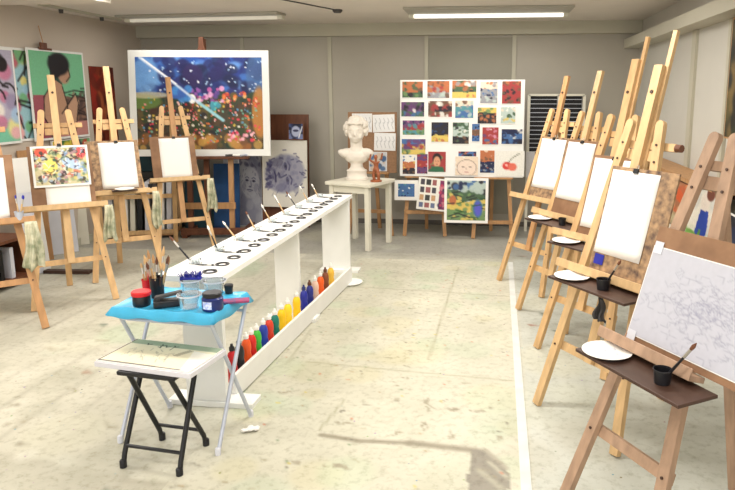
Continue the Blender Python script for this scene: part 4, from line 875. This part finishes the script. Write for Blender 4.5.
def field_(P_):
    P_.dabs(14, [cols['n'], cols['d'], cols['b'], cols['l']], 0, .02, 1, .3, .04, .1, .9); P_.ell(.16, .5, .09, .12, cols['o']); P_.ell(.8, .7, .12, .22, cols['b']); P_.ell(.8, .7, .08, .17, (90, 90, 190)); P_.strokes(18, [cols['d'], (40, 80, 40)], 0, .3, 1, 1, .2, .02, .9, (-.3, .3)); P_.line([(.05, .9), (.3, .82), (.6, .92)], .02, cols['d'])
low_piece(444, 178.5, 488.5, 222.5, ['lbn', 'gye', 'yey', 'eyg'], 'bright green and yellow painting with blue shape under the board', 7.04, 'painting', .03, n=70, ext=field_, cat='painting')

# pin board easel behind the bust
pa, pb = at(349, 234, z=0), at(392, 236, z=0); pe = trestle('display_easel', pa, pb, .08, .4, 'pine easel with brown pin board behind the plaster bust', 'honey', .28, 1.35, .72)
YP = pe.location.y+.04; a, b = at(348.5, 172, y=YP), at(396.5, 112, y=YP)
pbd = MB().box((0, .008, (b.z-a.z)/2), (b.x-a.x, .016, b.z-a.z)).build('pin_board', 'cork', bevel=.002); pbd.location = ((a.x+b.x)/2, YP-.03, a.z); pbd.rotation_euler.x = -.08; tag(pbd, 'brown pin board with drawings behind the plaster bust', 'pin board')
def on_pin(x0, y0, x1, y1, paint, lb, mat='drawing', rz=0):
    q = Vector(pbd.location); n = Vector((0, -math.cos(.08), math.sin(.08))); a, b = at_pl(x0, y1, q+n*.004, n), at_pl(x1, y0, q+n*.004, n)
    o = picture('pinned_sheet', b.x-a.x, (b.z-a.z), paint, .004, thick=.0015, back='paper', mat=mat); o.location = ((a.x+b.x)/2, a.y, a.z); o.rotation_euler = (-.08, rz, 0); tag(o, lb, 'drawing')
def scrib(seed, bg=(226, 226, 226)):
    P_ = Paint(40, 26, bg, seed)
    for i in range(5): x = .12+.19*i; P_.line([(x, .2), (x+.06, .4), (x-.02, .6), (x+.05, .85)], .012, (150, 150, 156)); P_.line([(x-.05, .5), (x+.07, .42)], .01, (160, 160, 166))
    return P_
on_pin(352, 113.5, 372, 132, scrib(1), 'drawing sheet pinned behind the head of the bust'); on_pin(373, 114.5, 395, 132, scrib(2), 'upper right figure study sheet on the pin board', rz=R(-2)); on_pin(374, 133, 395.5, 150.5, scrib(3), 'lower right figure study sheet on the pin board', rz=R(1))
P_ = Paint(30, 30, (196, 200, 206), 9); P_.dabs(20, [(70, 100, 140), (60, 60, 70), (200, 180, 160)], .1, .2, .9, .9, .06, .16)
on_pin(369, 152, 387, 171, P_, 'small colour print pinned low behind the figurine', 'art')

# slatted rack at the back right
q = at(529, 95, y=7.62); r = at(581, 168, y=7.62); t = empty('slatted_rack', ((q.x+r.x)/2, 7.62, 0)); tag(t, 'dark drying rack with thin white slats and white frame', 'rack')
w, z1, z0 = r.x-q.x, q.z, .74
for x in (-w/2, 0.03, w/2): MB().box((x, 0, (z1)/2), (.032, .1, z1)).build('post', 'offwhite', t)
MB().box((0, .055, (z0+z1)/2), (w, .012, z1-z0)).build('back_panel', 'black', t)
for z in (z0, z1): MB().box((0, 0, z), (w, .1, .024)).build('rail', 'offwhite', t)
for i in range(16):
    z = z0+(z1-z0)*(i+1)/17
    for xc, ww in ((-w/4+.015, w/2-.0), (w/4+.015, w/2-.03)): MB().box((xc, -.03, z), (ww, .03, .005)).build('slat', 'greypaper', t)
o = picture('paper_strip', .10, .30, Paint(6, 12, (214, 212, 214)), .004, thick=.002, back='paper'); pp = at(530, 178, y=7.5); o.location = (pp.x, 7.55, pp.z); o.rotation_euler.x = -.02; tag(o, 'white paper strip hanging on the left of the slatted rack', 'paper')

# ------------------------------------------------------------------ right wall: low counter with canvases leaning on it
CT = empty('wall_counter', (1.42, 4.9, 0)); tag(CT, 'low pale counter along the right wall behind the easels', 'counter')
MB().box((0, 0, .60), (.34, 2.9, .03)).build('counter_top', 'offwhite', CT); MB().box((.12, 0, .29), (.03, 2.8, .58)).build('back_panel', 'greypaper', CT)
for y in (-1.35, -.45, .45, 1.35): MB().box((0, y, .292), (.3, .03, .585)).build('support_panel', 'greypaper', CT)
def on_right(o, px0, px1, zb, x, label, cat, lean=.14):
    o.location = (x, (at(px0, 150, x=x).y+at(px1, 150, x=x).y)/2, zb); o.rotation_euler = (-lean, 0, R(-90)); return tag(o, label, cat)
def span(px0, px1, x): return at(px0, 150, x=x).y-at(px1, 150, x=x).y
p = Paint(50, 36, (196, 140, 96), 61); p.dabs(60, [(206, 120, 70), (180, 90, 54), (226, 190, 150), (120, 140, 110), (150, 100, 70), (210, 160, 120)], 0, 0, 1, 1, .05, .14, .85); p.ell(.55, .3, .3, .12, (200, 84, 40), .8, .3); p.rect(0, .7, 1, 1, (150, 160, 130), .6)
x = 1.33; o = picture('painting', span(662, 692, x), .34, p, .006, thick=.02, back='brownwood'); on_right(o, 662, 692, .618, x, 'orange brown painting leaning right of the tall easel', 'painting')
p = Paint(60, 50, (226, 220, 206), 62); p.rect(0, .75, 1, 1, (96, 150, 70)); p.dabs(14, [(236, 232, 220), (206, 206, 200)], 0, 0, 1, .7, .1, .2)
p.ell(.45, .3, .13, .16, (230, 220, 210)); p.ell(.56, .16, .12, .1, (110, 60, 46)); p.poly([(.35, .45), (.6, .42), (.66, .7), (.6, .98), (.5, .98), (.48, .75), (.42, .75), (.36, .98), (.28, .98)], (36, 70, 170)); p.ell(.2, .9, .2, .08, (120, 170, 80))
x = 1.31; o = picture('painting', span(690, 722, x), .42, p, .006, thick=.02); on_right(o, 690, 722, .618, x, 'painting of a figure in blue clothes behind the front easel', 'painting')
p = Paint(40, 40, (40, 46, 60), 63); p.dabs(26, [(30, 40, 70), (60, 70, 90), (20, 24, 34)], 0, 0, 1, 1, .08, .2); p.line([(.1, .7), (.5, .6), (.9, .75)], .05, (236, 236, 236)); p.rect(0, .8, 1, 1, (220, 220, 214))
x = 1.31; o = picture('painting', .5, .30, p, .006, thick=.02); on_right(o, 726, 752, .618, x, 'dark navy painting with white stroke at the right photo edge', 'painting'); 
t = empty('wall_shelf', (XR-.13, 5.35, .98)); tag(t, 'narrow brown wall shelf on the right wall above the canvases', 'shelf')
MB().box((0, 0, 0), (.22, 2.2, .03)).build('shelf_board', 'honey', t); 
for y in (-.8, 0, .8): MB().box((.08, y, -.06), (.04, .03, .09)).build('bracket', 'brownwood', t)
MB().box((.115, 0, -.05), (.02, 2.2, .05)).build('back_strip', 'brownwood', t)
p = Paint(30, 40, (60, 56, 40), 64); p.dabs(40, [(90, 84, 50), (40, 40, 36), (120, 100, 60), (50, 60, 44)], 0, 0, 1, 1, .06, .16)
o = picture('painting', .6, .8, p, .012, thick=.02, back='honey'); yy = at(729, 90, x=XR-.04).y; o.location = (XR-.05, yy-.3, 1.30); o.rotation_euler = (0, 0, R(-90)); tag(o, 'dark olive framed painting on the right wall, cut by photo edge', 'painting')

# ------------------------------------------------------------------ floor covering, tape, litter
X0, X1, Y0, Y1 = -1.34, .13, 1.9, 6.1
S = Paint(104, 280, (194, 191, 174), 71); S.asp = (Y1-Y0)/(X1-X0)
def sp(x, y): return ((x-X0)/(X1-X0), (Y1-y)/(Y1-Y0))
def fl(px, py): a = at(px, py, z=0); return sp(a.x, a.y)
S.dabs(50, [(202, 200, 180), (184, 183, 162), (194, 188, 158), (182, 190, 168)], 0, 0, 1, 1, .04, .14, .5)
S.dabs(14, [(178, 192, 162), (170, 186, 158)], .0, .1, 1, .9, .05, .12, .35)
for ps in ([(307, 362), (400, 371), (511, 381)], [(428, 360), (447, 300), (458, 268)], [(312, 330), (289, 363)], [(320, 430), (345, 400)], [(300, 284), (420, 291), (508, 297)]): S.line([fl(*q) for q in ps], .007, (160, 156, 132), .7)
for ps, wd in (([(322, 435), (360, 441), (410, 443)], .014), ([(410, 443), (470, 450), (482, 452)], .02)): S.line([fl(*q) for q in ps], wd, (132, 124, 106), .9)
S.poly([fl(*q) for q in [(470, 450), (483, 449), (498, 462), (508, 474), (507, 490), (468, 500), (466, 480)]], (132, 126, 114), .92)
S.line([fl(484, 450), fl(505, 468)], .012, (160, 154, 138)); S.line([fl(478, 470), fl(500, 488)], .014, (160, 156, 138)); S.line([fl(488, 462), fl(506, 478)], .01, (170, 166, 148))
for px, py, rx, ry in ((336, 466, .03, .012), (296, 463, .028, .008), (452, 410, .03, .012), (480, 411, .026, .008), (285, 392, .03, .007), (395, 433, .02, .01), (428, 404, .014, .03), (345, 422, .025, .01), (498, 437, .012, .014), (397, 400, .008, .008), (410, 352, .012, .012), (490, 408, .01, .008), (330, 310, .01, .006), (405, 378, .02, .006), (452, 436, .012, .012), (425, 425, .012, .02)):
    u, v = fl(px, py)
    for _ in range(6): S.ell(u+S.r.gauss(0, rx*.5), v+S.r.gauss(0, ry*.22), rx*S.r.uniform(.2, .5), ry*S.r.uniform(.15, .35), (146, 138, 118), .6, S.r.uniform(-.8, .8), .6)
S.strokes(70, [(150, 142, 118), (168, 162, 136), (126, 120, 104)], 0, .1, 1, 1, .03, .005, .6, (-.7, .7)); S.dabs(320, [(150, 140, 116), (110, 104, 92), (170, 150, 120), (190, 110, 80), (120, 140, 110), (196, 180, 90)], 0, 0, 1, 1, .002, .007, .75)
cv = MB().box(((X0+X1)/2, (Y0+Y1)/2, .0018), (X1-X0, Y1-Y0, .0012)).build('floor_covering', 'offwhite'); tag(cv, 'large yellowish paint-spotted sheet covering the middle of the floor', 'floor covering')
g = grid_image('painted_surface', X1-X0, Y1-Y0, S, cv, 'floor', flat=True); g.location = ((X0+X1)/2, Y0, .0028)
o = MB().box((0, 0, .0004), (.045, 3.9, .0008)).build('tape_strip', pmat('white_tape', (206, 207, 202), .6, .1, 9)); o.location = (.145, 4.15, .0032); tag(o, 'long white tape strip along the right edge of the floor sheet', 'tape')
rn = random.Random(2); m = MB(); q = at(251, 431, z=.004)
for k in range(7): m.ico((rn.uniform(-.03, .03), rn.uniform(-.02, .02), .012), (rn.uniform(.012, .026), rn.uniform(.01, .02), .011), 1)
t = remeshed(m, 'crumpled_tissue', 'paper', .005, None, 1); t.location = q; tag(t, 'crumpled white tissue on the floor right of the blue table', 'tissue')
o = MB().lathe([(.09, 0), (.11, .012), (.108, .014), (.001, .008)], n=24, capt=False).build('plate', 'paper', smooth=True); q = at(350, 283, z=.004); o.location = q; tag(o, 'white plate on the floor at the far end of the bench', 'plate')

# ------------------------------------------------------------------ light and picture settings
def area(loc, sx, sy, power, rot=(0, 0, 0), col=(1, .96, .90)):
    l = bpy.data.lights.new('lamp', 'AREA'); l.shape = 'RECTANGLE'; l.size, l.size_y = sx, sy; l.energy = power; l.color = col
    o = bpy.data.objects.new('ceiling_area_light', l); COL.objects.link(o); o.location = loc; o.rotation_euler = rot; return o
for y, p_ in ((1.0, 30), (3.2, 34), (5.1, 36)):                                       # unseen lamps added under the ceiling to brighten the room
    area((-3.0, y, ZC-.03), 1.6, .25, p_); area((-.2, y, ZC-.03), 1.6, .25, p_)
area((-.12, 6.85, ZC-.07), 1.5, .06, 14); area((-3.13, 6.8, ZC-.07), 1.6, .06, 8)
w = bpy.data.worlds.new('daylight'); bpy.context.scene.world = w; w.use_nodes = True
bg = w.node_tree.nodes['Background']; bg.inputs[0].default_value = (1, .985, .96, 1); bg.inputs[1].default_value = 1.6
vs = bpy.context.scene.view_settings; vs.view_transform = 'Standard'; vs.look = 'None'; vs.gamma = 1; vs.use_curve_mapping = False; vs.exposure = .32
